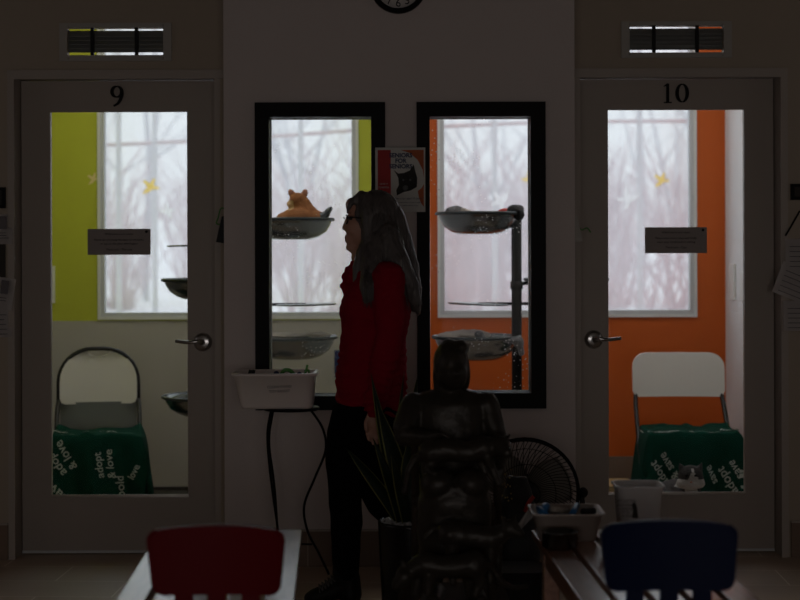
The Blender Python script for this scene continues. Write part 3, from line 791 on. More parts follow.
# contents of the bowls
def lump(name, pts, m, label, cat, vox=.008, Y=YT):
    bm = bmesh.new()
    for (px,py,rx,rz,ry,dy) in pts: ell(bm, P(px,py,Y)+Vector((0,dy,0)), (rx,ry,rz))
    o = blob(name, bm, vox, 3, M[m], disp=lambda c,n: n*.006*noise.noise(c*30))
    return base_origin(tag(o, label, cat))
lump('fleece_blanket', [(455,212,.05,.03,.08,0),(480,217,.13,.02,.12,0)], 'fabgrey', 'dark fleece blanket in the upper bowl of the orange room', 'blanket')
lump('cat_toy', [(464,211.5,.025,.017,.03,-.05),(470,213,.03,.012,.03,-.05)], 'tanfleece', 'tan plush toy in the upper bowl of the orange room', 'toy')
lump('red_cloth', [(505,212,.035,.017,.04,-.03),(498,214,.03,.012,.04,-.03)], 'redp', 'small red cloth in the upper bowl of the orange room', 'cloth')
lump('black_cushion', [(514.5,211,.045,.032,.06,-.06),(519,216,.025,.03,.04,-.07)], 'bag', 'round dark cushion on the rim of the upper bowl by the pole', 'cushion')
lump('fleece_pad', [(450,336,.07,.022,.12,-.05),(472,334.5,.09,.025,.12,-.05),(462,334,.08,.022,.1,-.05)], 'tanfleece', 'oatmeal fleece pad in the lower bowl of the orange room', 'blanket')
lump('grey_throw', [(477,333,.028,.02,.03,-.15),(490,338,.06,.012,.05,-.16),(508,339,.05,.014,.05,-.15),(517,342,.026,.034,.04,-.13),(519,350,.018,.028,.03,-.12)], 'fabgrey', 'grey throw hanging over the rim of the lower bowl by the pole', 'blanket')
lump('fleece_pad', [(285,335,.12,.012,.12,0),(318,334.5,.07,.014,.08,0)], 'tanfleece', 'pale fleece pad in the lower bowl of the lime room', 'blanket')
lump('blue_cloth', [(322,217,.03,.022,.03,-.03),(328,212.5,.018,.026,.02,-.03),(331,209,.010,.016,.014,-.03)], 'darksteel', 'dark blue cloth sticking up at the rim behind the ginger cat', 'cloth')

# ginger cat in the bowl
g = lambda px,py,dy=0: P(px,py,YT)+Vector((0,dy,0))
bm = bmesh.new()
ell(bm, g(300,217), (.098,.085,.052)); ell(bm, g(314,218), (.062,.07,.042)); ell(bm, g(286,218.5), (.05,.07,.035))
ell(bm, g(303,208), (.048,.045,.06)); cap(bm, g(303,212), .052, g(299.5,201), .04)
ell(bm, g(297.5,199.5,-.005), (.041,.04,.037)); ell(bm, g(290.5,204,-.01), (.019,.022,.017)); ell(bm, g(309,212,0), (.045,.05,.04), (0,R(35),0))
for ex,rt in ((291.2,R(-10)),(305.2,R(12))): ell(bm, g(ex,192.4,0), (.0175,.009,.021), (0,rt,0))
def gcol(c):
    p = P(290,205,YT)
    return 1 if (Vector((c.x,0,c.z))-Vector((p.x,0,p.z))).length < .026 and c.x < p.x+.022 else 0
t = thing('ginger_cat','ginger cat sitting in the upper steel bowl with its back to the glass','cat',tuple(g(300,228)))
blob('body', bm, .006, 3, None, t, colorer=gcol, mats=[M['ginger'],M['cream_fur']], disp=lambda c,n: n*.0018*noise.noise(c*90))
for ex in (291.2,305.2):
    bm = bmesh.new(); ell(bm, g(ex,191.8,-.008), (.011,.004,.014)); link('inner_ear', bm, M['gingerear'], t, True)
bm = bmesh.new(); ell(bm, g(287.6,203,-.012), (.004,.006,.003)); link('nose', bm, M['gingerear'], t, True)

# black and white cat behind the glass of the orange room door
YC = 7.42
c_ = lambda px,py,dy=0: P(px,py,YC+dy)
bm = bmesh.new()
ell(bm, c_(690,477,0), (.060,.055,.052)); ell(bm, c_(690.5,485,-.03), (.033,.03,.026))
for s in (-1,1):
    cap(bm, c_(690+s*8,471), .020, c_(690+s*11.5,463.5), .0035); ell(bm, c_(690+s*8,484,-.01), (.03,.03,.025))
cap(bm, c_(688,492,.05), .058, c_(676,500,.25), .10); ell(bm, c_(670,500,.22), (.10,.17,.085)); cap(bm, c_(683,515,.0), .025, c_(682,531,-.04), .022); cap(bm, c_(697,515,.0), .025, c_(697,531,-.04), .022)
ell(bm, c_(689,507,.06), (.06,.08,.085)); cap(bm, c_(655,505,.35), .022, c_(650,530,.1), .015)
def bwcol(c):
    q = c_(690.5,477); ax, dz = abs(c.x-q.x), c.z-q.z
    if c.z > c_(0,490).z and c.y < YC+.09:
        if dz > .040: return 0
        if dz > -.010 and ax > .008+max(0,.022-dz)*.55: return 0
        return 1
    if c.y < YC+.02 and ax < .03: return 1
    return 0
t = thing('black_and_white_cat','grey and white cat peering over the sill behind the glass of the orange room door','cat',(c_(690,0).x,YC,0))
blob('body', bm, .006, 3, None, t, colorer=bwcol, mats=[M['gfur'],M['wfur']], disp=lambda c,n: n*.0015*noise.noise(c*90))
for s in (-1,1):
    bm = bmesh.new(); ell(bm, c_(690.5+s*4.6,476.5,-.050), (.009,.006,.006)); link('eye', bm, M['black'], t, True)
bm = bmesh.new(); ell(bm, c_(690.5,483,-.060), (.006,.005,.004)); link('nose', bm, M['gingerear'], t, True)

# ------------------------------------------------------------------ folding chairs and their blankets
def folding_chair(loc, rz, w, label, z0, z1, cr, notch, lower):
    t = thing('folding_chair', label, 'chair', loc, absolute=False); t.rotation_euler = (0,0,rz)
    h = w/2
    hh = h; h = h if notch else h-.022
    for s in (-1,1):
        bm = bmesh.new(); tube(bm, spline([(s*(h+.005),.265,z0+.02),(s*(h+.012),.20,.5),(s*(h+.014),-.02,.25),(s*(h+.014),-.22,.012)],6), .0125, 10); tube(bm, [(s*(h+.014),-.22,0),(s*(h+.014),-.22,.03)], .017, 10)
        link('front_leg', bm, M['tube'], t, True)
        bm = bmesh.new(); tube(bm, spline([(s*(h-.015),-.12,.385),(s*(h-.015),.05,.24),(s*(h-.015),.25,.012)],6), .0115, 10); tube(bm, [(s*(h-.015),.25,0),(s*(h-.015),.25,.03)], .016, 10)
        link('rear_leg', bm, M['tube'], t, True)
    bm = bmesh.new(); tube(bm, [(-h,.12,.12),(h,.12,.12)], .008, 8); link('stretcher', bm, M['tube'], t)
    h = hh
    # arch tube behind the backrest
    h0 = h
    if not notch: h = h-.03; z1 -= .03
    ty = .292 if notch else .335
    r = cr+.015; pts = [(-h-.008,.268,z0)]
    for k in range(9): a = R(180-90*k/8); pts.append((-h-.008+r+r*math.cos(a), ty, z1+.008-r+r*math.sin(a)))
    for k in range(9): a = R(90-90*k/8); pts.append((h+.008-r+r*math.cos(a), ty, z1+.008-r+r*math.sin(a)))
    pts.append((h+.008,.268,z0))
    bm = bmesh.new(); tube(bm, pts, .011 if notch else .006, 10); link('back_frame', bm, M['tube'], t, True)
    if not notch: h = h0; z1 += .03
    # moulded backrest, curved
    bm = bmesh.new()
    out = rrect(-h,h,z0,z1,cr,8)[:18]+[(-h,z0+.03),(-h+.009,z0+.009),(-h+.03,z0),(h-.03,z0),(h-.009,z0+.009),(h,z0+.03)]
    if not notch:
        out = [(x, z-(.012*(1-(x/h)**2) if z < z0+.02 else 0)) for x,z in out]
    if notch:
        o2 = []
        for (x,z) in out: o2.append((x,z))
        k = next(i for i in range(len(o2)) if o2[i][0] > 0 and o2[i+1][0] < 0)
        nn = [(.062,z1),(.05,z1-.022),(.02,z1-.034),(-.02,z1-.034),(-.05,z1-.022),(-.062,z1)]
        out = o2[:k+1]+nn+o2[k+1:]
    n = len(out)
    prism(bm, out, .262, .286)
    for k in range(-8,9): bmesh.ops.bisect_plane(bm, geom=bm.verts[:]+bm.edges[:]+bm.faces[:], plane_co=(k*.028+.001,0,0), plane_no=(1,0,0))
    for v in bm.verts: v.co.y += .03*(1-(v.co.x/h)**2)-.02 + (v.co.z-z0)*.12
    bmesh.ops.bevel(bm, geom=[], offset=.0) if False else None
    link('backrest', bm, M['cream'], t)
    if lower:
        bm = bmesh.new(); prism(bm, rrect(-h+.002,h-.002,.37,z0+.01,.01,4), .262, .272); link('lower_grey_sheet', bm, M['chairgrey'], t)  # grey sheet filling the gap below the backrest
    bm = bmesh.new(); prism(bm, rrect(-h+.02,h-.02,-.2,.21,.05,5), .385, .41, plane='XY'); link('seat', bm, M['cream'], t)
    return t
def seat_blanket(loc, rz, w, d, back, top, label, texts, seed, sidedrop=(.40,.40), frontdrop=.40, name='fleece_blanket'):
    rnd = random.Random(seed); ph = [rnd.uniform(0,6.28) for _ in range(6)]
    def S(a, b):
        da = max(0, abs(a)-w); db = max(0, -b-d); sg = 1 if a>0 else -1
        drop = (da**2.5+db**2.5)**(1/2.5)
        k = min(1, drop/.3)
        fold = (.028*math.sin(a*26+ph[0])+.010*math.sin(a*51+ph[1]))*k
        foldx = (.022*math.sin(b*24+ph[2])+.010*math.sin(b*47+ph[3]))*k
        soft = .02*(1-math.exp(-drop*30))
        x = sg*min(abs(a), w)+ (sg*(soft+.05*da) + sg*abs(foldx)*.8 if da>0 else 0) + (.02*math.sin(b*9+ph[5])*k if da==0 else 0)
        y = max(b, -d) - ((soft+.08*db)+fold if db>0 else 0)
        bumps = .016*noise.noise(Vector((a*7,b*7,seed)))+ (.03*max(0,noise.noise(Vector((a*11,b*5,seed+3)))) if drop==0 else 0)
        z = top + bumps - drop
        return Vector((x,y,z))
    A0, A1 = -w-sidedrop[0], w+sidedrop[1]; B0, B1 = -d-frontdrop, back
    nx, ny = 110, 90
    bm = bmesh.new()
    g = [[bm.verts.new(S(A0+(A1-A0)*i/nx, B0+(B1-B0)*j/ny)) for i in range(nx+1)] for j in range(ny+1)]
    for j in range(ny):
        for i in range(nx):
            f = bm.faces.new((g[j][i],g[j][i+1],g[j+1][i+1],g[j+1][i])); f.smooth = True
    for v in bm.verts: v.co.z = max(v.co.z, .012)
    t = thing(name, label, 'blanket', loc, absolute=False); t.rotation_euler = (0,0,rz)
    me = link('cloth', bm, M['blanket'], t, True)
    so = me.modifiers.new('s','SOLIDIFY'); so.thickness = .006; so.offset = -1
    for (s, a, b, ang, sz) in texts:
        bm = bmesh.new()
        ca, sa = math.cos(ang), math.sin(ang)
        def pl(v):
            aa, bb = a+v.x*ca-v.y*sa, b+v.x*sa+v.y*ca
            p = S(aa,bb); e = .004; n = (S(aa+e,bb)-S(aa-e,bb)).cross(S(aa,bb+e)-S(aa,bb-e))
            n = n.normalized() if n.length>1e-9 else Vector((0,-1,0))
            if n.z < -.3 or n.y > .4: n = -n
            return p+n*.004
        vs, fs = text_verts(s, sz, bold=sz*.012)
        tb = bmesh.new(); V = [tb.verts.new(v) for v in vs]
        for f in fs:
            try: tb.faces.new([V[i] for i in f])
            except ValueError: pass
        bmesh.ops.subdivide_edges(tb, edges=tb.edges[:], cuts=1); bmesh.ops.triangulate(tb, faces=tb.faces[:])
        for v in tb.verts: v.co = pl(v.co)
        mm = bpy.data.meshes.new('x'); tb.to_mesh(mm); tb.free(); bm.from_mesh(mm); bpy.data.meshes.remove(mm)
        link('printed_word', bm, M['print'], t)
    return t
sA = 8.30
la = (X_(97.5,sA), sA, 0); ra = (X_(686,sA), sA, 0)
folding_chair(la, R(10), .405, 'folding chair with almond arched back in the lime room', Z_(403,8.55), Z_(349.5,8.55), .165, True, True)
folding_chair(ra, R(-1), .49, 'folding chair with wide almond back in the orange room', Z_(397,8.55), Z_(354,8.55), .075, False, False)
seat_blanket(la, R(8), .225, .22, .17, .424, 'green fleece blanket with white words draped over the lime room chair',
    [('adopt\n& love',-.17,-.33,R(122),.062),('adopt\n& love',.045,-.36,R(95),.055),('& save',-.19,-.50,R(130),.07),('bold',.11,-.47,R(85),.06),('love',.19,-.40,R(60),.05),
     ('love',-.16,-.14,R(10),.06),('&',-.05,-.18,R(-20),.06),('adopt',.12,-.17,R(5),.06),('a',.02,-.05,R(5),.06),('love',-.19,-.02,R(-40),.06)], 3)
seat_blanket((ra[0]+.012,ra[1],0), R(-2), .228, .22, .17, .430, 'green fleece blanket with white words draped over the orange room chair',
    [('adopt\n& save',-.15,-.40,R(122),.06),('adopt\n& save',.19,-.44,R(118),.06),('save',.085,-.42,R(115),.055),
     ('adopt',-.15,-.17,R(-22),.07),('adopt',.05,-.18,R(-8),.065),('love',.19,-.12,R(-20),.06),('adopt',.27,-.24,R(105),.06)], 8)
# low tan box on the room floor
bm = bmesh.new(); x0,x1 = X_(590,8.8),X_(630,8.8)
ringframe(bm, x0,x1,8.72,8.9,.01,0,.1)
bm2 = bmesh.new(); box(bm2, x0,x1,8.62,8.92,0,.085,bev=.006); bm.free()
base_origin(tag(link('storage_box', bm2, M['tanp']), 'low tan box on the floor by the orange wall', 'box'))
# dark mat edge in the lime room
base_origin(tag(link('floor_mat', B(X_(150,8.85),X_(235,8.85),8.6,8.95,0,.02,bev=.005), M['dark']), 'dark floor mat at the foot of the grey panel', 'mat'))
# blue tag on the lime room's panel
base_origin(tag(link('blue_card', B(X_(334,YB),X_(345,YB),YB-.004,YB,Z_(377,YB),Z_(350,YB)), M['navy']), 'small blue card on the grey panel beside the woman', 'card'))

# ------------------------------------------------------------------ benches
def bench(label, x_far, y_far, length, group, slope=-.041, w=.465, slat=.077):
    ang = math.atan(slope)
    t = thing('slatted_bench', label, 'bench', (x_far+w/2, y_far-length/2, 0), group, absolute=False)
    t.rotation_euler = (0,0,-ang)
    n = 5; gap = (w-n*slat)/(n-1); L = length
    for k in range(n):
        a = -w/2+k*(slat+gap)
        link('slat', B(a,a+slat,-L/2,L/2,.425,.45,bev=.003), M['wood'], t)
    for s in (-1,1):
        bm = bmesh.new(); box(bm, -w/2+.02,w/2-.02,s*(L/2-.12)-.02,s*(L/2-.12)+.02,.375,.424); link('cross_rail', bm, M['wood'], t)
        for q in (-1,1):
            link('leg', B(q*(w/2-.045)-.025,q*(w/2-.045)+.025,s*(L/2-.12)-.025,s*(L/2-.12)+.025,0,.374,bev=.004), M['wood'], t)
        link('side_rail', B(s*(w/2-.035)-.012,s*(w/2-.035)+.012,-L/2+.15,L/2-.15,.36,.424), M['wood'], t)
    return t
L_ = 1.5
bench('wooden slatted bench behind the red child chair', -.785+.03-.0, 5.205, L_, None)
bench('wooden slatted bench with trays behind the blue child chair', .425+.03, 5.2, L_, None)

# ------------------------------------------------------------------ children's chairs
def kid_chair(label, m, px0_, px1_, pxb0, pxb1, ytop, ybot, Y, struts, name='child_chair'):
    cx = X_((px0_+px1_)/2, Y); t = thing(name, label, 'chair', (cx, Y-.18, 0))
    zt, zb = Z_(ytop,Y), Z_(ybot,Y); xt0,xt1 = X_(px0_,Y),X_(px1_,Y); xb0,xb1 = X_(pxb0,Y),X_(pxb1,Y)
    r = .028; pts = []
    # rounded trapezoid, bowed top
    def corner(cx_,cz_,a0,a1):
        return [(cx_+r*math.cos(R(a0+(a1-a0)*k/6)), cz_+r*math.sin(R(a0+(a1-a0)*k/6))) for k in range(7)]
    pts += corner(xt1-r, zt-r-.006, 0, 90)
    pts += [(xt0+(xt1-xt0)*f, zt-.006+.008*math.sin(math.pi*f)) for f in (.8,.65,.5,.35,.2)]
    pts += corner(xt0+r, zt-r-.006, 90, 180); pts += corner(xb0+r, zb+r, 180, 270); pts += corner(xb1-r, zb+r, 270, 360)
    bm = bmesh.new(); fs = prism(bm, pts, Y-.014, Y+.014)
    bmesh.ops.bevel(bm, geom=[e for f in fs[:2] for e in f.edges], offset=.009, segments=3, affect='EDGES')
    mid = (xt0+xt1)/2
    for k in range(-7,8): bmesh.ops.bisect_plane(bm, geom=bm.verts[:]+bm.edges[:]+bm.faces[:], plane_co=(mid+k*.021,0,0), plane_no=(1,0,0))
    for v in bm.verts: v.co.y += -.10*((v.co.x-mid)**2)/.03*.25
    link('backrest', bm, M[m], t)
    for (a,b) in struts:
        bm = bmesh.new(); xa, xb = X_(a,Y), X_(b,Y)
        pr = [(Y-.012,zb+.01),(Y+.012,zb+.01),(Y+.010,.33),(Y-.014,.33)]
        prism(bm, pr, xa, xb, plane='YZ'); link('back_strut', bm, M[m], t)
    bm = bmesh.new(); fs = prism(bm, rrect(cx-.175,cx+.175,Y-.02,Y+.31,.05,5), .30, .332, plane='XY')
    bmesh.ops.bevel(bm, geom=[e for f in fs[:2] for e in f.edges], offset=.01, segments=2, affect='EDGES')
    link('seat', bm, M[m], t)
    for sx in (-1,1):
        for sy in (0,1):
            bm = bmesh.new(); lathe(bm, [(0,0),(.019,0),(.024,.30),(0,.30)], (cx+sx*.14, Y+.03+sy*.23, 0), seg=20)
            link('leg', bm, M[m], t, True)
    return t
kid_chair('red plastic child chair seen from behind, in front of a bench', 'red', 147,285,152.5,281,525,593,4.02, ((174,192),(207,225.5),(241,259.5)))
kid_chair('dark blue plastic child chair seen from behind, in front of a bench', 'blue', 599,735,603,731.5,521,590,4.02, ((625,642),(659,676.5),(692,710)))

# ------------------------------------------------------------------ things on the right bench
ZT = .45
# grey tray
def tray(label):
    Yf, Yb = 4.96, 5.17; x0, x1 = X_(533,Yf), X_(604,Yf); z1 = ZT+.088
    t = thing('plastic_tray', label, 'tray', ((x0+x1)/2,(Yf+Yb)/2,ZT))
    def ring(x0,x1,y0,y1,z,r=.03): return [Vector((a,b,z)) for a,b in rrect(x0,x1,y0,y1,r,5)]
    def shell(bm, rings):
        RR = [[bm.verts.new(p) for p in rg] for rg in rings]
        for a,b in zip(RR,RR[1:]):
            for k in range(len(a)): f = bm.faces.new((a[k],a[(k+1)%len(a)],b[(k+1)%len(a)],b[k])); f.smooth = True
        bm.faces.new(RR[0]); bm.faces.new(RR[-1])
    bm = bmesh.new(); i = .022; q = .003
    shell(bm, [ring(x0+i,x1-i,Yf+i,Yb-i,ZT+.001), ring(x0+.004,x1-.004,Yf+.004,Yb-.004,z1-.006), ring(x0-.006,x1+.006,Yf-.006,Yb+.006,z1-.004), ring(x0-.006,x1+.006,Yf-.006,Yb+.006,z1), ring(x0+.006,x1-.006,Yf+.006,Yb-.006,z1), ring(x0+i+q,x1-i-q,Yf+i+q,Yb-i-q,ZT+.005)])
    link('tray_body', bm, M['tray'], t)
    return (x0,x1,Yf,Yb,z1)
tr = tray('grey plastic tray of toys on the far end of the wooden bench')
def toy(name, bm, m, label, cat='toy'):
    base_origin(tag(link(name, bm, M[m], None, True), label, cat))
bm = bmesh.new(); tube(bm, [P(541,513,5.04),P(545,507,5.08),P(547,512,5.12)], .014, 12); tube(bm, [P(538,509,5.06),P(546,517,5.0)], .012, 12)
toy('toy_tube', bm, 'bluep', 'blue plastic tube at the left end of the grey tray')
bm = bmesh.new(); tube(bm, [P(570,517,5.0),P(576,506,5.08)], .010, 10); toy('toy_stick', bm, 'bluep', 'blue plastic stick in the middle of the grey tray')
bm = bmesh.new(); tube(bm, [P(551,511,5.05),P(566,513,5.1)], .016, 12); toy('plush_toy', bm, 'tanfleece', 'beige plush toy beside the blue tube in the tray')
bm = bmesh.new(); tube(bm, [P(581,512,5.05),P(594,511.5,5.07)], .010, 10); toy('black_rod', bm, 'bag', 'black handle lying in the right end of the grey tray')
bm = bmesh.new(); tube(bm, [P(553,516,5.03),P(572,517,5.02)], .009, 10); toy('toy_rod', bm, 'fabgrey', 'dark grey rod lying across the grey tray')
# steel bowl in front of the tray
Yb_ = 4.88; cb = (X_(559,Yb_), Yb_, ZT); rb = .0545
bm = bmesh.new(); hb = .052
lathe(bm, [(0,.001),(rb*.92,.001),(rb,.008),(rb,hb-.004),(rb*1.05,hb-.002),(rb*1.05,hb),(rb*.97,hb),(rb*.95,.008),(0,.006)], cb, seg=48)
base_origin(tag(link('steel_bowl', bm, M['steel'], None, True), 'small steel pet bowl in front of the grey tray on the bench', 'bowl'))
# white sheet hanging from the tray
bm = bmesh.new()
pts = [P(516,527,5.08),P(520,529,5.07),P(535,513,5.0),P(534,504,5.05),P(529,508,5.12)]
V = [bm.verts.new(p) for p in pts]; bm.faces.new(V); bmesh.ops.triangulate(bm, faces=bm.faces[:]); bmesh.ops.solidify(bm, geom=bm.faces[:], thickness=.002)
base_origin(tag(link('paper_sheet', bm, M['paper']), 'white paper sheet sticking out left of the grey tray', 'paper'))
# white bucket
Yk = 5.10; xk = X_(637,Yk); zk = Z_(487,Yk-.06)
t = thing('plastic_bucket','translucent white square bucket at the far right end of the bench','bucket',(xk,Yk,ZT))
def sq(r, z, rr=.03): return [(a,b,z) for a,b in rrect(xk-r,xk+r,Yk-r,Yk+r,rr,6)]
bm = bmesh.new(); RR = [[bm.verts.new(p) for p in sq(*a)] for a in ((.060,ZT+.001,.02),(.070,zk-.02,.03),(.073,zk-.018,.032),(.073,zk-.008,.032),(.079,zk-.004,.035),(.079,zk,.035),(.073,zk,.032),(.066,zk-.02,.03),(.057,ZT+.006,.02))]
for a,b in zip(RR,RR[1:]):
    for k in range(len(a)): f = bm.faces.new((a[k],a[(k+1)%len(a)],b[(k+1)%len(a)],b[k])); f.smooth = True
bm.faces.new(RR[0]); bm.faces.new(RR[-1]); link('bucket_body', bm, M['bucket'], t)
bm = bmesh.new(); Yl = Yk-.0725
prism(bm, [(X_(a,Yl),Z_(b,Yl)) for a,b in ((631,506),(632.5,503.5),(634.5,503.5),(636,507),(637.5,519),(631.5,519),(632.5,511))], Yl, Yl+.004)
link('printed_figure', bm, M['dark'], t)
bm = bmesh.new()
for k in range(5): text_into(bm, ('CAT LITTER','easy clean','clumping','25 lb','low dust')[k], .013, flat_place(X_(624.5,Yl), Yl, Z_(502+3.6*k,Yl)), extrude=.0003)
link('label_lettering', bm, M['paperd'], t)
# clear cup behind the blue chair
Yc2 = 4.72; bm = bmesh.new(); zc = ZT
lathe(bm, [(0,.001),(.026,.001),(.035,.075),(.037,.077),(.033,.077),(.024,.004),(0,.004)], (X_(610,Yc2),Yc2,zc), seg=32)
base_origin(tag(link('drinking_cup', bm, M['cup'], None, True), 'clear plastic cup on the bench half hidden by the blue chair', 'cup'))

# ------------------------------------------------------------------ plant stand and white tub by the window
YS = 6.66
sx, sz = X_(291,YS), Z_(407.5,YS)
t = thing('plant_stand','black metal plant stand with curved legs under window 1','plant stand',(sx,YS,0))
bm = bmesh.new(); lathe(bm, [(0,-.008),(.115,-.008),(.118,0),(.115,.004),(0,.004)], (sx,YS,sz), seg=40); link('top', bm, M['black'], t, True)
def sleg(pts): 
    bm = bmesh.new(); tube(bm, spline(pts,8), .0052, 8); link('leg', bm, M['black'], t, True)
prof = [(271,408),(267,432),(268.5,462),(273,500),(277,530),(278,566)]
sleg([P(a,b,YS-.03) for a,b in prof[:-1]]+[Vector((X_(280,YS-.03),YS-.03,.006))])
prof = [(309,408),(322,428),(325,450),(314,478),(303.5,505),(306.5,530),(318,553),(326,569)]
sleg([P(a,b,YS+.02) for a,b in prof[:-1]]+[Vector((X_(328,YS+.02),YS+.02,.006))])
sleg([(X_(272,YS),YS+.08,sz-.004),(X_(268.5,YS+.1),YS+.10,sz-.15),(X_(274,YS+.08),YS+.08,.35),(X_(279,YS+.12),YS+.12,.006)])
bm = bmesh.new(); tube(bm, [P(279,543,YS-.03),P(311,544,YS+.02)], .004, 8); link('rung', bm, M['black'], t)
# tub
Yt0, Yt1 = YS-.13, YS+.13; zt0, zt1 = sz+.005, Z_(373.5,Yt0)
t = thing('plastic_tub','white plastic tub with handwriting on the black stand under window 1','tub',(X_(274,YS),YS,zt0))
a0,a1 = X_(229.5,Yt0),X_(316,Yt0); i0,i1 = X_(239,Yt0),X_(311,Yt0)
def rg(x0,x1,y0,y1,z,r): return [(a,b,z) for a,b in rrect(x0,x1,y0,y1,r,6)]
bm = bmesh.new()
L = [rg(i0+.006,i1-.004,Yt0+.03,Yt1-.03,zt0,.03), rg(i0,i1,Yt0+.024,Yt1-.024,zt0+.012,.035), rg(a0+.012,a1-.010,Yt0+.012,Yt1-.012,zt1-.012,.04), rg(a0,a1,Yt0,Yt1,zt1-.010,.045), rg(a0,a1,Yt0,Yt1,zt1-.004,.045), rg(a0+.004,a1-.004,Yt0+.004,Yt1-.004,zt1,.045), rg(a0+.016,a1-.014,Yt0+.016,Yt1-.016,zt1,.04), rg(i0+.006,i1-.006,Yt0+.03,Yt1-.03,zt0+.008,.03)]
RR = [[bm.verts.new(p) for p in q] for q in L]
for a,b in zip(RR,RR[1:]):
    for k in range(len(a)): f = bm.faces.new((a[k],a[(k+1)%len(a)],b[(k+1)%len(a)],b[k])); f.smooth = True
bm.faces.new(RR[0]); bm.faces.new(RR[-1]); link('tub_body', bm, M['tub'], t)
bm = bmesh.new()
for s,py in (('CLEAN WAND',386.5),('TOY BASKET',391)):
    Yt = Yt0+.012
    text_into(bm, s, .015, flat_place(X_(279,Yt), Yt+.001, Z_(py,Yt), R(2)), extrude=.0004)
link('handwriting', bm, M['paperd'], t)
bm = bmesh.new(); tube(bm, spline([P(281,374,YS),P(284,370,YS),P(289,370,YS),P(294,374,YS)],6), .008, 8); toy('green_ring_toy', bm, 'greenp', 'curved green cat toy poking out of the white tub')
bm = bmesh.new(); tube(bm, spline([P(304,375,YS),P(306,369.5,YS),P(307,364.5,YS)],5), .005, 8); tube(bm, spline([P(304,371,YS),P(308,370,YS),P(309,374,YS)],5), .005, 8); toy('green_sprig_toy', bm, 'greenp', 'upright green sprig toy at the right end of the tub')
bm = bmesh.new(); tube(bm, [P(249,375,YS),P(250.5,369.5,YS)], .008, 8); tube(bm, [P(252.5,375,YS),P(253.5,369.5,YS)], .007, 8); toy('dark_clip', bm, 'bag', 'dark clip standing in the left end of the tub', 'clip')
bm = bmesh.new(); ell(bm, P(276,373,YS), (.012,.012,.010)); toy('blue_ball_toy', bm, 'navy', 'dark blue ball in the middle of the tub')
bm = bmesh.new(); ell(bm, P(299,373.5,YS), (.010,.010,.008)); toy('blue_bead_toy', bm, 'navy', 'dark blue bead near the green sprig in the tub')

# ------------------------------------------------------------------ fan
YF = 6.62; fc = P(524,493,YF); fr = .222
t = thing('floor_fan','black wire floor fan standing against the pier behind the statue','fan',(fc.x,YF,0))
bm = bmesh.new(); n = 60
def circ(r, yo): return [(fc.x+r*math.cos(2*math.pi*k/48), YF+yo, fc.z+r*math.sin(2*math.pi*k/48)) for k in range(48)]
tube(bm, circ(fr,0), .0075, 8, closed=True)
for r, yo in ((fr*.97,-.02),(fr*.84,-.042),(fr*.56,-.057),(fr*.26,-.062)):
    tube(bm, circ(r, yo), .0016, 5, closed=True)
for k in range(72):
    a = 2*math.pi*k/72; b = a+.55
    pts = []
    for q in range(7):
        f = q/6; rr = fr*(.22+.78*f); aa = b+(a-b)*f
        pts.append((fc.x+rr*math.cos(aa), YF-.062*math.sqrt(max(0,1-f**2.4)), fc.z+rr*math.sin(aa)))
    tube(bm, pts, .0014, 4)
link('front_guard', bm, M['black'], t, True)
bm = bmesh.new()
for k in range(40):
    a = 2*math.pi*k/40
    tube(bm, [(fc.x+fr*.2*math.cos(a),YF+.09,fc.z+fr*.2*math.sin(a)),(fc.x+fr*.8*math.cos(a),YF+.07,fc.z+fr*.8*math.sin(a)),(fc.x+fr*math.cos(a),YF,fc.z+fr*math.sin(a))], .0014, 4)
link('rear_guard', bm, M['black'], t, True)
for k in range(3):
    bm = bmesh.new(); a0_ = R(120*k+20); gg = []
    for i in range(9):
        r = fr*(.18+.7*i/8); w = .035+.10*math.sin(math.pi*min(1,(i+1)/8)*.62)
        row = []
        for j in range(7):
            s = j/6-.5; a = a0_+s*w*1.6/r*.9
            row.append(bm.verts.new((fc.x+r*math.cos(a), YF+.005+.06*s, fc.z+r*math.sin(a))))
        gg.append(row)
    for i in range(8):
        for j in range(6): f = bm.faces.new((gg[i][j],gg[i][j+1],gg[i+1][j+1],gg[i+1][j])); f.smooth = True
    bmesh.ops.solidify(bm, geom=bm.faces[:], thickness=.003)
    link('blade', bm, M['ventm'], t)
bm = bmesh.new(); lathe(bm, [(0,-.07),(.045,-.068),(.05,-.05),(.05,-.03),(0,-.03)], (fc.x,YF,fc.z), axis='Y', seg=30); link('hub', bm, M['blackp'], t, True)
bm = bmesh.new(); lathe(bm, [(0,.02),(.05,.02),(.065,.05),(.06,.15),(0,.16)], (fc.x,YF,fc.z), axis='Y', seg=30); link('motor', bm, M['blackp'], t, True)
bm = bmesh.new()
for s in (-1,1):
    tube(bm, spline([(fc.x+s*(fr+.012),YF,fc.z),(fc.x+s*(fr+.012),YF,fc.z-.1),(fc.x+s*.16,YF,.035),(fc.x+s*.16,YF-.14,.014),(fc.x,YF-.15,.014)],6), .011, 8)
    tube(bm, spline([(fc.x+s*.16,YF,.035),(fc.x+s*.16,YF+.12,.014),(fc.x,YF+.13,.014)],6), .011, 8)
    ell(bm, (fc.x+s*(fr+.02),YF,fc.z), (.02,.02,.022))
link('stand', bm, M['blackp'], t, True)

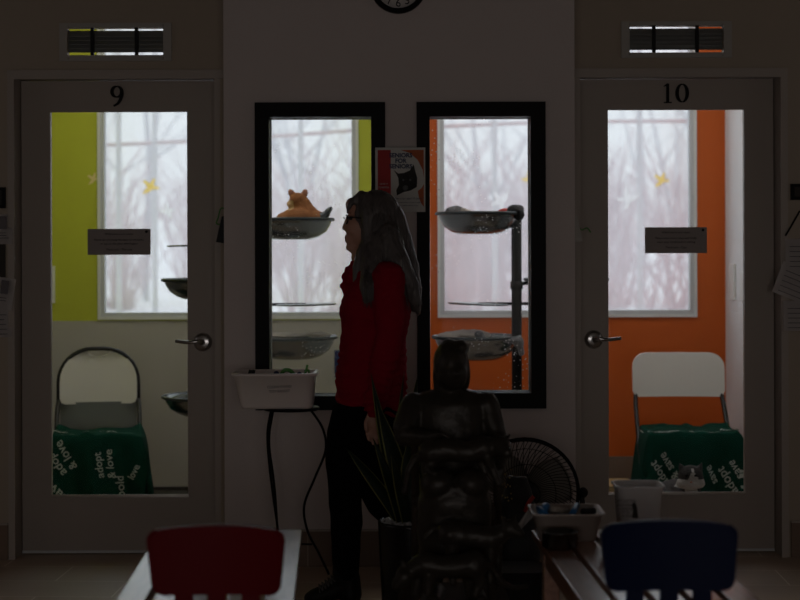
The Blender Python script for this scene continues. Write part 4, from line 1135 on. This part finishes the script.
# black bag with red strap and gold glitter beside the fan
YA = 6.2; x0,x1 = X_(498,YA),X_(536,YA)
t = thing('carry_bag','black bag with a red strap on the floor in front of the fan','bag',((x0+x1)/2,YA,0))
bm = bmesh.new(); loft(bm, [((x0+x1)/2,YA,.002,(x1-x0)/2*1.05,.07),((x0+x1)/2,YA,.2,(x1-x0)/2*1.1,.08),((x0+x1)/2,YA,.36,(x1-x0)/2*.95,.06),((x0+x1)/2,YA,Z_(476,YA),(x1-x0)/2*.55,.03)], e=3)
blob('bag_body', bm, .010, 3, M['bag'], t, disp=lambda c,n: n*.010*noise.noise(c*16))
bm = bmesh.new(); tube(bm, spline([P(524,512,YA-.085),P(528,503,YA-.085),P(533,497,YA-.08)],4), .008, 8); link('strap', bm, M['redp'], t)
bm = bmesh.new()
for k in range(26): ell(bm, P(random.uniform(500,512),random.uniform(470,532),YA-.082-random.uniform(0,.01)), (.0035,.003,.0035), seg=6)
link('glitter_trim', bm, M['gold'], t)
base_origin(tag(link('trash_box', (lambda bm: (loft(bm, [(X_(512,5.95),5.95,.001,.10,.10),(X_(512,5.95),5.95,.15,.115,.11),(X_(512,5.95),5.95,.18,.12,.115)], e=5), bm)[1])(bmesh.new()), M['blackp'], None), 'low black box on the floor behind the lowest bronze cat', 'box'))

# ------------------------------------------------------------------ potted snake plant
YQ = 5.90; pc = Vector((X_(411,YQ),YQ,0)); pr = .125; ph = Z_(520.5,YQ)
t = thing('potted_snake_plant','snake plant with yellow edged leaves in a tall black pot beside the woman','plant',tuple(pc))
bm = bmesh.new(); lathe(bm, [(0,.001),(pr*.82,.001),(pr*.88,.02),(pr*1.0,ph-.01),(pr*1.0,ph),(pr*.93,ph),(pr*.92,ph-.03),(0,ph-.03)], pc, seg=56); link('pot', bm, M['pot'], t, True)
bm = bmesh.new()
for k in range(420):
    a = random.uniform(0,6.283); r = pr*.89*math.sqrt(random.random()); s = random.uniform(.0045,.007)
    ell(bm, (pc.x+r*math.cos(a), pc.y+r*math.sin(a), ph-.008+random.uniform(0,.008)), (s,s,s*.7), seg=6)
o = link('pebbles', bm, M['pebble'], t, True); o['kind'] = 'stuff'
def leaf(base, tip, w, bend, tw):
    bm = bmesh.new(); b = Vector(base); e = Vector(tip); n = 16; d = e-b
    mid = (b+e)/2+Vector(bend); rows = []
    for i in range(n+1):
        f = i/n; p = b*(1-f)**2+mid*2*f*(1-f)+e*f*f
        ww = 1.35*w*(.50+.70*math.sin(math.pi*min(1,f*.75+.1)))*(1-f**5)+.0006
        a = tw+f*.7; side = Vector((math.cos(a), math.sin(a), 0)); nn = Vector((-math.sin(a), math.cos(a),0))
        row = []
        for s in (-1,-.82,0,.82,1): row.append(bm.verts.new(p+side*ww*s+nn*ww*.35*(abs(s))))
        rows.append(row)
    for i in range(n):
        for j in range(4):
            f = bm.faces.new((rows[i][j],rows[i][j+1],rows[i+1][j+1],rows[i+1][j])); f.smooth = True; f.material_index = 1 if j in (0,3) else 0
    r = bmesh.ops.solidify(bm, geom=bm.faces[:], thickness=.002)
    link('leaf', bm, None, t, mats=[M['leaf'],M['leafedge']])
zb = ph-.02
for (bx,tx,ty,w,bd,tw,dyb,dyt) in ((403,370.5,373,.020,(.03,0,-.1),.2,0,-.05),(410,404,371,.020,(-.035,0,-.02),.6,.02,.0),(405,376,400,.022,(.05,0,-.05),-.2,-.03,-.08),(414,417,377,.020,(-.02,0,0),.1,.04,.05),(400,345,447,.018,(.05,0,-.02),0,0,-.05),(402,372,437,.018,(.03,0,0),.4,-.03,-.1),(415,398,415,.024,(-.03,0,0),.9,.03,0),(420,426,430,.024,(.02,0,0),.3,.0,.02),(408,390,452,.02,(.02,0,0),.5,-.04,-.12),(424,436,450,.02,(.03,0,0),1.0,.02,.06),(412,408,440,.024,(.0,0,0),-.3,-.05,-.06),(406,384,425,.024,(-.02,0,-.03),.5,.03,.03),(418,405,395,.022,(.03,0,0),.2,.04,.08)):
    leaf((X_(bx,YQ),YQ+dyb,zb), P(tx,ty,YQ+dyt), w, bd, tw)

# ------------------------------------------------------------------ bronze statue
YS2 = 5.2
def s_(px,py,dy=0): return P(px,py,YS2+dy)
SC = YS2/F
zpl = .245
t = thing('bronze_statue','dark bronze statue of a seated figure with three cats on a plinth','statue',(X_(450,YS2),YS2,0))
bm = bmesh.new(); xc = X_(452,YS2)
loft(bm, [(xc,YS2-.08,0,.20,.27),(xc,YS2-.08,.03,.20,.27),(xc,YS2-.08,.045,.175,.25),(xc,YS2-.08,zpl-.03,.165,.24),(xc,YS2-.08,zpl-.015,.18,.255),(xc,YS2-.08,zpl,.175,.25)], e=5, seg=40)
link('plinth', bm, M['plinth'], t)
# chair
bm = bmesh.new()
for s in (-1,1):
    q = .155 if s>0 else .12
    cap(bm, (xc+s*q,YS2+.14,zpl), .014, (xc+s*q,YS2+.17,Z_(415,YS2)), .013); cap(bm, (xc+s*.12,YS2-.09,zpl), .014, (xc+s*.12,YS2-.09,Z_(505,YS2)), .014)
box(bm, xc-.13,xc+.13,YS2-.10,YS2+.16,Z_(502,YS2)-.02,Z_(502,YS2)); cap(bm, (xc-.12,YS2+.17,Z_(420,YS2)), .015, (xc+.155,YS2+.17,Z_(420,YS2)), .015)
cap(bm, (xc-.12,YS2+.16,Z_(450,YS2)), .012, (xc+.155,YS2+.16,Z_(450,YS2)), .012)
link('chair', bm, M['plinth'], t, True)
bm = bmesh.new()
def rgx(y,a,b,hw,dy): return (X_((a+b)/2,YS2), YS2+dy, Z_(y,YS2), (b-a)/2*SC, hw)
loft(bm, [rgx(505,420,486,.12,.02),rgx(480,422,484,.10,.04),rgx(450,418,486,.085,.06),rgx(425,412,490,.08,.07),rgx(405,410,491,.075,.075),rgx(396,418,482,.06,.08),rgx(390,436,466,.045,.08)][::-1])
cap(bm, s_(449,398,.07), .036, s_(450,378,.05), .036)
ell(bm, s_(451.5,366,.03), (.052,.066,.078)); ell(bm, s_(456,376,-.01), (.036,.04,.048)); ell(bm, s_(457,374,-.05), (.010,.014,.012))
for side,pts in ((0,[(s_(413,404,.06),.040),(s_(404,436,.02),.034),(s_(428,438,-.08),.024),(s_(437,437,-.12),.018)]),(1,[(s_(486,404,.06),.040),(s_(497,440,.03),.035),(s_(500,458,-.07),.025),(s_(499,470,-.12),.018)])): chain(bm, pts)
cap(bm, s_(405,428,.02), .040, s_(410,410,.05), .043)
for k in range(4):
    x = 437+k*3.0; cap(bm, s_(433+k*2,435+k*.6,-.12), .0075, s_(441+k*2.2,433.5+k*1.2,-.145), .0065); cap(bm, s_(441+k*2.2,433.5+k*1.2,-.145), .0065, s_(446+k*1.5,437+k*1.5,-.15), .005)
cap(bm, s_(434,440,-.11), .008, s_(440,443,-.13), .006)
for k in range(4): cap(bm, s_(496+k*2,470,-.13), .0075, s_(495+k*2,480+k,-.14), .0055)
for s,kx in ((-1,436),(1,473)):
    chain(bm, [(s_(440 if s<0 else 466,490,.02),.062),(s_(kx,484,-.17),.046),(s_(kx+s,530,-.15),.036),(s_(kx+s*2,575,-.12),.024)])
    cap(bm, (s_(kx,0).x,YS2-.11,zpl+.028), .026, (s_(kx+s*4,0).x,YS2-.21,zpl+.02), .020)
loft(bm, [(s_(453,0,-.12).x,YS2-.12,s_(0,562,-.12).z,.110,.08),(s_(453,0,-.12).x,YS2-.12,s_(0,530,-.12).z,.118,.09),(s_(454,0,-.12).x,YS2-.12,s_(0,500,-.12).z,.116,.10),(s_(454,0,-.11).x,YS2-.10,s_(0,482,-.11).z,.10,.11)], e=2.6)
for kx in (437,471): ell(bm, s_(kx,484,-.17), (.056,.055,.052))
blob('figure', bm, .006, 4, M['bronze'], t, disp=lambda c,n: n*.003*noise.noise(c*22))
bm = bmesh.new()
ell(bm, s_(450.5,363,.045), (.059,.070,.078)); cap(bm, s_(439,368,.05), .022, s_(439,390,.07), .022); cap(bm, s_(463,366,.05), .022, s_(464,385,.08), .017); ell(bm, s_(449,386,.10), (.055,.03,.05)); ell(bm, s_(461,347,.03),(.026,.03,.022))
blob('hair', bm, .006, 3, M['bronze'], t, disp=lambda c,n: n*.004*noise.noise(Vector((c.x*60,c.y*60,c.z*12))))
def bcat(pts, ears, name='cat'):
    bm = bmesh.new()
    for q in pts: chain(bm, q)
    for (a,b) in ears: cap(bm, a, .010, b, .003)
    blob(name, bm, .005, 3, M['bronze'], t, disp=lambda c,n: n*.002*noise.noise(c*40))
# cat on the lap
bcat([[(s_(430,452,-.16),.040),(s_(448,450,-.16),.037),(s_(468,453,-.16),.034),(s_(484,448,-.16),.038),(s_(496,446,-.16),.028)],
      [(s_(500,447,-.17),.036),(s_(506,453,-.20),.020)],
      [(s_(424,455,-.15),.022),(s_(414,459,-.15),.013),(s_(408,470,-.15),.011),(s_(404,492,-.14),.010)],
      [(s_(486,455,-.17),.018),(s_(492,470,-.20),.013),(s_(498,484,-.20),.012)],[(s_(478,456,-.14),.018),(s_(484,472,-.16),.013)],
      [(s_(433,458,-.16),.026),(s_(428,470,-.18),.014),(s_(434,474,-.20),.013)]], [(s_(496,438,-.17),s_(494,431,-.17)),(s_(505,440,-.17),s_(510,434,-.17))])
# middle cat
bcat([[(s_(450,534,-.26),.044),(s_(470,536,-.26),.038),(s_(490,539,-.26),.036),(s_(502,533,-.26),.027)],
      [(s_(510,529,-.27),.031),(s_(519,534,-.28),.016)],
      [(s_(452,542,-.27),.026),(s_(450,562,-.27),.014),(s_(452,583,-.27),.013)],
      [(s_(490,545,-.27),.020),(s_(489,583,-.27),.012)],[(s_(496,545,-.24),.018),(s_(497,583,-.23),.012)],
      [(s_(444,530,-.25),.016),(s_(433,528,-.24),.010),(s_(424,538,-.24),.009)]], [(s_(504,523,-.27),s_(502,515,-.27)),(s_(512,522,-.27),s_(515,515,-.27))])
# front cat, head lowered to the left
bcat([[(s_(472,565,-.33),.044),(s_(456,567,-.33),.036),(s_(438,567,-.33),.035),(s_(424,564,-.33),.037),(s_(412,569,-.33),.027)],
      [(s_(403,577,-.34),.031),(s_(395,585,-.35),.015)],
      [(s_(428,570,-.34),.022),(s_(427,594,-.34),.013)],[(s_(418,572,-.31),.018),(s_(414,594,-.31),.013)],
      [(s_(475,572,-.34),.028),(s_(480,583,-.34),.016),(s_(474,595,-.34),.013)],[(s_(467,572,-.31),.024),(s_(468,595,-.30),.013)],
      [(s_(482,562,-.33),.016),(s_(493,570,-.32),.011),(s_(501,583,-.31),.010),(s_(512,588,-.30),.009),(s_(525,587,-.29),.008)]],
     [(s_(403,566,-.34),s_(401,559,-.34)),(s_(410,565,-.32),s_(412,557,-.32))])

# ------------------------------------------------------------------ woman
YH = 6.18
def h(px,py,dy=0): return P(px,py,YH+dy)
HS = YH/F
woman = thing('person','woman with long dark hair, glasses and red sweater walking left past the windows','person',(h(350,0).x,YH,0))
def ring(y,a,b,hw,dy=0): return (X_((a+b)/2,YH+dy), YH+dy, Z_(y,YH+dy), (b-a)/2*HS, hw)
T = [(258,366,392,.075),(265,360,398,.11),(272,354,402,.155),(285,347,407,.185),(300,342,410,.19),(311,340,410,.19),(325,341,408,.175),(340,340,405,.165),(353,339,405,.17),(377,337,406,.18),(400,336,404,.18),(415,337,402,.17)]
bm = bmesh.new()
loft(bm, [ring(y,a+3,b-3,w-.012) for y,a,b,w in T])
chain(bm, [(h(377,275,.01),.055),(h(370,248,0),.052)]); ell(bm, h(364,257), (.050,.052,.040)); ell(bm, h(366,268), (.055,.06,.04))
# head
ell(bm, h(373.5,216), (.088,.072,.088)); ell(bm, h(364.5,233), (.066,.056,.058)); ell(bm, h(358,226), (.052,.054,.05))
ell(bm, h(351,247.3), (.021,.026,.016)); ell(bm, h(360,250), (.035,.036,.018))
cap(bm, h(348.5,216.5), .008, h(344.3,227.3), .0085); ell(bm, h(344.6,228.3), (.010,.013,.0075))
ell(bm, h(346.6,236.6), (.0095,.020,.0055)); ell(bm, h(347.0,240.6), (.0095,.019,.0065)); ell(bm, h(350,243.5), (.014,.02,.01)); ell(bm, h(350.5,233.5), (.017,.028,.013)); ell(bm, h(351.5,240), (.020,.03,.022)); ell(bm, h(357,251.5), (.026,.034,.014))
ell(bm, h(349.8,211), (.012,.045,.009)); ell(bm, h(352,205), (.025,.05,.03))
for s in (-1,1): ell(bm, h(353.5,231,s*.033), (.018,.017,.017)); ell(bm, h(372,222,s*.074), (.014,.006,.024))
# arms and hands
def hand(w, dirs, dy0, s):
    x, y = w
    ell(bm, h(x+.5,y+10,dy0), (.030,.015,.042), (0,R(4),0))
    F4 = [(-5.2,15,-5.6,24,-4.0,30),(-1.8,17,-1.9,27,-.4,34),(1.6,17,1.8,27,2.8,33.5),(4.8,15.5,5.6,23.5,6.2,28.5)]
    for a,b,c,d,e,f in F4:
        chain(bm, [(h(x+a*1.12,y+b,dy0),.0092),(h(x+c*1.2,y+d,dy0-.006*s),.0078),(h(x+e*1.2,y+f,dy0+.004*s),.0066)])
    chain(bm, [(h(x-4,y+5,dy0),.012),(h(x-8,y+13,dy0+.01*s),.0095),(h(x-7.5,y+20,dy0+.012*s),.0078)])
armN = [(h(388,279,-.165),.052),(h(390,335,-.205),.040),(h(386,352,-.205),.038),(h(375,402,-.20),.027),(h(373.5,412,-.20),.024)]
armF = [(h(388,279,.165),.052),(h(392,338,.20),.040),(h(380,400,.19),.027),(h(378,412,.19),.024)]
chain(bm, armN); chain(bm, armF); hand((373.5,410), None, -.20, -1); hand((378,410), None, .19, 1)
# legs
legN = [(ring(y,a+2,b-2,w,-.085)) for y,a,b,w in ((405,337,392,.09),(430,331,386,.088),(455,329,376,.08),(478,330,366,.066),(495,331,359,.056),(512,332,361,.056),(525,332,361.5,.056),(545,334,358,.046),(565,336,357,.038),(585,337,358,.036))]
loft(bm, legN)
chain(bm, [(h(380,415,.08),.085),(h(374,488,.085),.055),(h(380,503,.085),.052),(h(405,530,.085),.050),(h(430,560,.085),.034)])
cap(bm, (h(350,0).x,YH-.085,.055), .028, (h(330,0).x,YH-.085,.045), .020); cap(bm, h(430,560,.085), .034, h(422,584,.085), .03)
blob('body', bm, .0048, 2, M['skin'], woman)
# eyes, glasses
bm = bmesh.new()
for s in (-1,1): ell(bm, h(351.2,218.5,s*.030), (.009,.012,.008))
link('eyes', bm, M['dark'], woman, True)
bm = bmesh.new()
for s in (-1,1):
    c = h(346.2,219.3,s*.033)
    pts = [c+Vector((.012*(abs(math.cos(2*math.pi*k/28)))*.6, .026*math.cos(2*math.pi*k/28), .0165*math.sin(2*math.pi*k/28))) for k in range(28)]
    tube(bm, pts, .0030, 8, closed=True)
    tube(bm, spline([h(346.3,217.2,s*.058),h(351,217,s*.068),h(363,218.5,s*.076),h(374,221,s*.079)],5), .0026, 8)
tube(bm, [h(344.4,218.3,-.008),h(343.9,217.3,0),h(344.4,218.3,.008)], .0024, 6)
g_ = link('glasses', bm, M['lens'], woman, True)
# hair
def hdisp(c,n): return n*(.0035*noise.noise(Vector((c.x*70,c.y*70,c.z*6)))+.002*noise.noise(Vector((c.x*160,c.y*160,c.z*8))))
bm = bmesh.new()
ell(bm, h(376.5,215.5,.0), (.096,.088,.100)); ell(bm, h(383,228,0), (.080,.092,.10))
for s in (-1,1):
    # fringe swept back over the temple, leaving the face open
    chain(bm, [(h(362,196,s*.025),.022),(h(352.5,201.5,s*.045),.013),(h(348.5,208,s*.052),.008),(h(347.5,213,s*.055),.004)])
    chain(bm, [(h(366,200,s*.05),.028),(h(368,216,s*.072),.028),(h(368,236,s*.078),.026),(h(367,254,s*.085),.026)])
    # front lock over the chest
    chain(bm, [(h(371,250,s*.09),.034),(h(368,270,s*.13),.030),(h(366,288,s*.165),.025),(h(367,304,s*.175),.012)])
    chain(bm, [(h(380,240,s*.085),.04),(h(377,262,s*.12),.032),(h(374,285,s*.175),.020),(h(371,300,s*.185),.009)])
    chain(bm, [(h(367,240,s*.08),.022),(h(361,256,s*.085),.022),(h(358,268,s*.09),.022),(h(357,280,s*.10),.016),(h(357,292,s*.11),.008)])
    # back lock
    chain(bm, [(h(388,235,s*.07),.05),(h(398,262,s*.10),.045),(h(410,285,s*.10),.035),(h(416,303,s*.10),.022),(h(418,314,s*.09),.008)])
chain(bm, [(h(388,220,0),.07),(h(396,245,0),.065),(h(404,268,0),.06),(h(412,290,0),.04),(h(416,308,0),.02)])
ell(bm, h(392,240,0), (.05,.09,.08)); ell(bm, h(404,272,0), (.045,.11,.07), (0,R(-20),0))
hairo = blob('hair', bm, .006, 3, M['hair'], woman, disp=hdisp)
# loose strands
bm = bmesh.new(); rn = random.Random(5)
for k in range(110):
    s = rn.choice((-1,-1,-1,1)); a = rn.random()
    top = h(372+rn.uniform(-8,12),192+rn.uniform(0,5),s*rn.uniform(.02,.06))
    if a < .45:
        x = rn.uniform(0,1); pts = [top, h(368+14*x,215,s*(.088)), h(369+10*x,240,s*(.100)), h(366+12*x,265,s*(.150)), h(365+8*x+rn.uniform(-3,3),285,s*.193), h(364+8*x+rn.uniform(-4,4),300+rn.uniform(0,9),s*.196)]
    else:
        x = rn.uniform(0,1); pts = [top, h(380+13*x,212,s*(.088-.03*x)), h(386+17*x,238,s*(.10-.04*x)), h(394+19*x,262,s*(.145-.06*x)), h(402+17*x,285,s*(.14-.04*x)), h(408+12*x+rn.uniform(-3,3),303+rn.uniform(0,12),s*(.12-.03*x))]
    tube(bm, spline(pts,5), lambda f: .0016*(1-.7*f), 4)
link('loose_strands', bm, M['hair'], woman, True)
# sweater
bm = bmesh.new()
loft(bm, [ring(y,a-.5,b+1,w) for y,a,b,w in T])
chain(bm, [(p,r+.012) for p,r in armN[:4]]); chain(bm, [(p,r+.012) for p,r in armF[:3]])
cap(bm, h(375,398,-.20), .042, h(373.8,407,-.20), .038); cap(bm, h(384,279,-.12), .07, h(384,279,.12), .07)
for (a,b,r) in ((346,276,.020),(344.5,286,.018),(350,270,.022),(355,264,.022)):
    for s in (-1,0,1): ell(bm, h(a+abs(s)*4,b,s*.05), (r,.035,.016), (0,R(20),0))
for y,a in ((290,345),): ell(bm, h(a,y,0), (.016,.05,.010), (0,R(35),0))
def swd(c,n):
    py = HY+(EYE-c.z)*F/YH
    k = 1 if py>350 else .25
    return n*(.0075*k*math.sin(c.z*190+7*noise.noise(c*8))*(.6+.5*noise.noise(c*11)) + .008*noise.noise(c*12))
blob('sweater', bm, .007, 2, M['sweater'], woman, disp=swd)
# trousers
bm = bmesh.new()
loft(bm, [ring(400,336,404,.175),ring(415,333,404,.175),ring(430,331,402,.165),ring(445,331,398,.15)])
loft(bm, [ring(y,a-1,b+1,w+.008,-.085) for y,a,b,w in ((405,334,394,.09),(430,328,388,.088),(455,326,378,.08),(478,327.5,368,.066),(495,329,360,.056),(512,330,360,.056),(525,330,360.5,.056),(545,332,358,.048),(570,334,357,.042),(581,334,357,.041))])
chain(bm, [(h(380,415,.08),.095),(h(372,484,.085),.066),(h(380,503,.085),.060),(h(405,528,.085),.058),(h(428,556,.085),.042)])
chain(bm, [(h(390,430,.02),.07),(h(385,475,.05),.06)])
blob('trousers', bm, .008, 3, M['pants'], woman, disp=lambda c,n: n*.005*noise.noise(c*14))
# boots
bm = bmesh.new(); zx = YH-.085
loft(bm, [(h(345.5,0).x,zx,.16,.05,.046),(h(345.5,0).x,zx,.10,.052,.047)][::-1], e=2.2)
chain(bm, [((h(348,0).x,zx,.11),.046),((h(350,0).x,zx,.05),.044)]); chain(bm, [((h(345,0).x,zx,.085),.044),((h(328,0).x,zx,.055),.037),((h(315,0).x,zx,.040),.032),((h(311,0).x,zx,.034),.027)])
b1 = blob('boot', bm, .006, 3, M['boot'], woman)
bm = bmesh.new(); prism(bm, [(a*1.0,b) for a,b in rrect(h(305,0).x,h(360,0).x,zx-.045,zx+.045,.04,6)], 0.0, .018, plane='XY'); link('sole', bm, M['blackp'], b1)
bm = bmesh.new()
for k in range(6):
    f = k/5; x = h(337-15*f,0).x; z = .122-.042*f
    for s in (-1,1): tube(bm, [(x+.004,zx+s*.034,z-.010),(x-.012,zx,z+.007),(x-.006,zx-s*.034,z-.018)], .0022, 6)
link('laces', bm, M['lace'], b1)
bm = bmesh.new(); chain(bm, [(h(430,558,.085),.044),(h(433,576,.085),.040),(h(420,588,.085),.036),((h(404,0).x,YH+.085,.03),.030)])
b2 = blob('boot', bm, .006, 3, M['boot'], woman)

# ------------------------------------------------------------------ outdoors
bm = bmesh.new(); nx, ny = 60, 40; gr = []
def gz(x,y):
    f = max(0,(y-13)/30); return -.25+1.9*min(1,f)**1.1+ (.08*noise.noise(Vector((x*.3,y*.3,0))))*(1 if y>11 else 0)
for j in range(ny+1):
    y = YO+(70-YO)*(j/ny)**1.4; gr.append([bm.verts.new((x, y, gz(x,y))) for x in [(-30+60*i/nx) for i in range(nx+1)]])
for j in range(ny):
    for i in range(nx): f = bm.faces.new((gr[j][i],gr[j][i+1],gr[j+1][i+1],gr[j+1][i])); f.smooth = True
struct('ground_snow', bm, M['snow'])
rn = random.Random(21)
def branch(bm, p, d, L, r, lev):
    n = 4; pts = [p]; dd = Vector(d).normalized()
    for i in range(n):
        dd = (dd+Vector((rn.uniform(-.14,.14),rn.uniform(-.14,.14),rn.uniform(-.02,.12)))).normalized(); pts.append(pts[-1]+dd*L/n)
    tube(bm, pts, lambda f: r*(1-.75*f)+.002, 5)
    if lev > 0:
        for k in range(3+lev*2):
            q = pts[rn.randint(1,n)]; a = rn.uniform(0,6.28)
            branch(bm, q, (math.cos(a)*.8,math.sin(a)*.8,rn.uniform(.4,1.1)), L*rn.uniform(.35,.55), r*.4, lev-1)
for k in range(36):
    y = 27+3.4*(k//6)+rn.uniform(-.8,.8); x = (-.27+.108*(k%6)+.05*((k//6)%2)+rn.uniform(-.02,.02))*y
    bm = bmesh.new(); branch(bm, Vector((x,y,gz(x,y)-.1)), (rn.uniform(-.1,.1),0,1), rn.uniform(7,10), rn.uniform(.035,.065), 2)
    tag(base_origin(link('bare_tree', bm, M['bark'], None)), 'bare grey winter tree on the snowy slope beyond the windows', 'tree', 'bare trees beyond the windows')
for k in range(56):
    y = rn.uniform(17,34); x = rn.uniform(-.28,.28)*y
    bm = bmesh.new(); z = gz(x,y)-.05
    for q in range(16):
        a = rn.uniform(0,6.28); sp = rn.uniform(.1,.6)
        branch(bm, Vector((x+.15*math.cos(a),y+.15*math.sin(a),z)), (math.cos(a)*sp,math.sin(a)*sp,1), rn.uniform(1.0,2.3), .016, 1)
    tag(base_origin(link('bare_shrub', bm, M['twig'], None)), 'leafless reddish shrub in the snow beyond the windows', 'shrub', 'reddish shrubs beyond the windows')
# wooden rail fence frame across the view
YR = 12.5
t = thing('outdoor_enclosure','thin reddish rail on tall posts standing in the snow outside the windows','enclosure',(0,YR,gz(0,YR)))
bm = bmesh.new(); tube(bm, [P(40,147,YR),P(232,139,YR),P(360,130,YR),P(560,122,YR),P(760,122,YR)], .016, 8); link('rail', bm, M['rail'], t)
for px in (119,155,301,495,640):
    x = X_(px,YR); bm = bmesh.new(); tube(bm, [(x,YR,gz(x,YR)-.05),(x,YR,3.4)], .022, 8); link('post', bm, M['bark'], t)

# ------------------------------------------------------------------ hall ceiling lights (added, unlit) and fill lamps at the added hall windows
for k,(x,y) in enumerate(((-1.6,3.2),(1.6,3.2))):
    t = thing('ceiling_light', ('added unlit rectangular ceiling light over the left side of the hall','added unlit rectangular ceiling light over the right side of the hall')[k], 'light', (x,y,HC-.05))
    bm = bmesh.new(); ringframe(bm, x-.6,x+.6,0,.05,.02,y-.15,y+.15); bmesh.ops.translate(bm, verts=bm.verts, vec=(0,0,HC-.05)); link('housing', bm, M['white'], t)
    link('diffuser', B(x-.57,x+.57,y-.14,y+.14,HC-.048,HC-.042), M['white'], t)
def area(name, loc, rot, sx_, sy_, power, col):
    L = bpy.data.lights.new(name,'AREA'); L.shape = 'RECTANGLE'; L.size = sx_; L.size_y = sy_; L.energy = power; L.color = col
    o = bpy.data.objects.new(name, L); COL.objects.link(o); o.location = loc; o.rotation_euler = rot
    return o
for sg in (-1,1): area('hall_fill_light', (sg*(HX-.01),(HY0+HY1)/2,(HZ0+HZ1)/2), (0,R(90)*sg,0), HZ1-HZ0-.1, HY1-HY0-.1, 1.2, (1,.90,.88))  # weak added fill from both sides of the hall
area('hall_fill_light', (0,HB+.02,.95), (R(90),0,0), 4.6, 1.45, 29, (1,.925,.88))  # main added fill lamp, out of view behind the camera
for x in (-1.1,.95): area('room_lamp', (x,7.95,HC-.10), (0,0,0), .5, .5, 7, (1,.91,.80))

for k,x in enumerate((-1.1,.95)):
    t = thing('ceiling_light', ('square ceiling light in the lime room','square ceiling light in the orange room')[k], 'light', (x,7.95,HC-.08))
    link('housing', B(x-.3,x+.3,7.65,8.25,HC-.08,HC-.021), M['white'], t)
# world: bright overcast sky
w = bpy.data.worlds.new('overcast'); scn.world = w; w.use_nodes = True; nt = w.node_tree
bg = nt.nodes['Background']; bg.inputs[1].default_value = 1.15
tc = nt.nodes.new('ShaderNodeTexCoord'); sp = nt.nodes.new('ShaderNodeSeparateXYZ'); nt.links.new(tc.outputs['Generated'], sp.inputs[0])
rp = nt.nodes.new('ShaderNodeValToRGB'); rp.color_ramp.elements[0].position = 0; rp.color_ramp.elements[0].color = (.74,.76,.80,1)
rp.color_ramp.elements[1].position = .6; rp.color_ramp.elements[1].color = (1.0,1.04,1.12,1)
nt.links.new(sp.outputs[2], rp.inputs[0]); nt.links.new(rp.outputs[0], bg.inputs[0])

# camera
cam = bpy.data.cameras.new('camera'); co = bpy.data.objects.new('camera', cam); COL.objects.link(co); scn.camera = co
co.location = (0,0,EYE); cam.sensor_width = 36; cam.lens = 72; cam.shift_y = -(300-HY)/800
co.rotation_euler = (R(90),R(.17),0)
cam.dof.use_dof = True; cam.dof.focus_distance = 6.5; cam.dof.aperture_fstop = 2.4
cam.clip_end = 300
scn.view_settings.view_transform = 'Standard'; scn.view_settings.look = 'None'; scn.view_settings.exposure = 0; scn.view_settings.gamma = 1
for o in bpy.data.objects:
    if o.get('_abs') is not None: del o['_abs']

bpy.data.scenes.remove(WS)
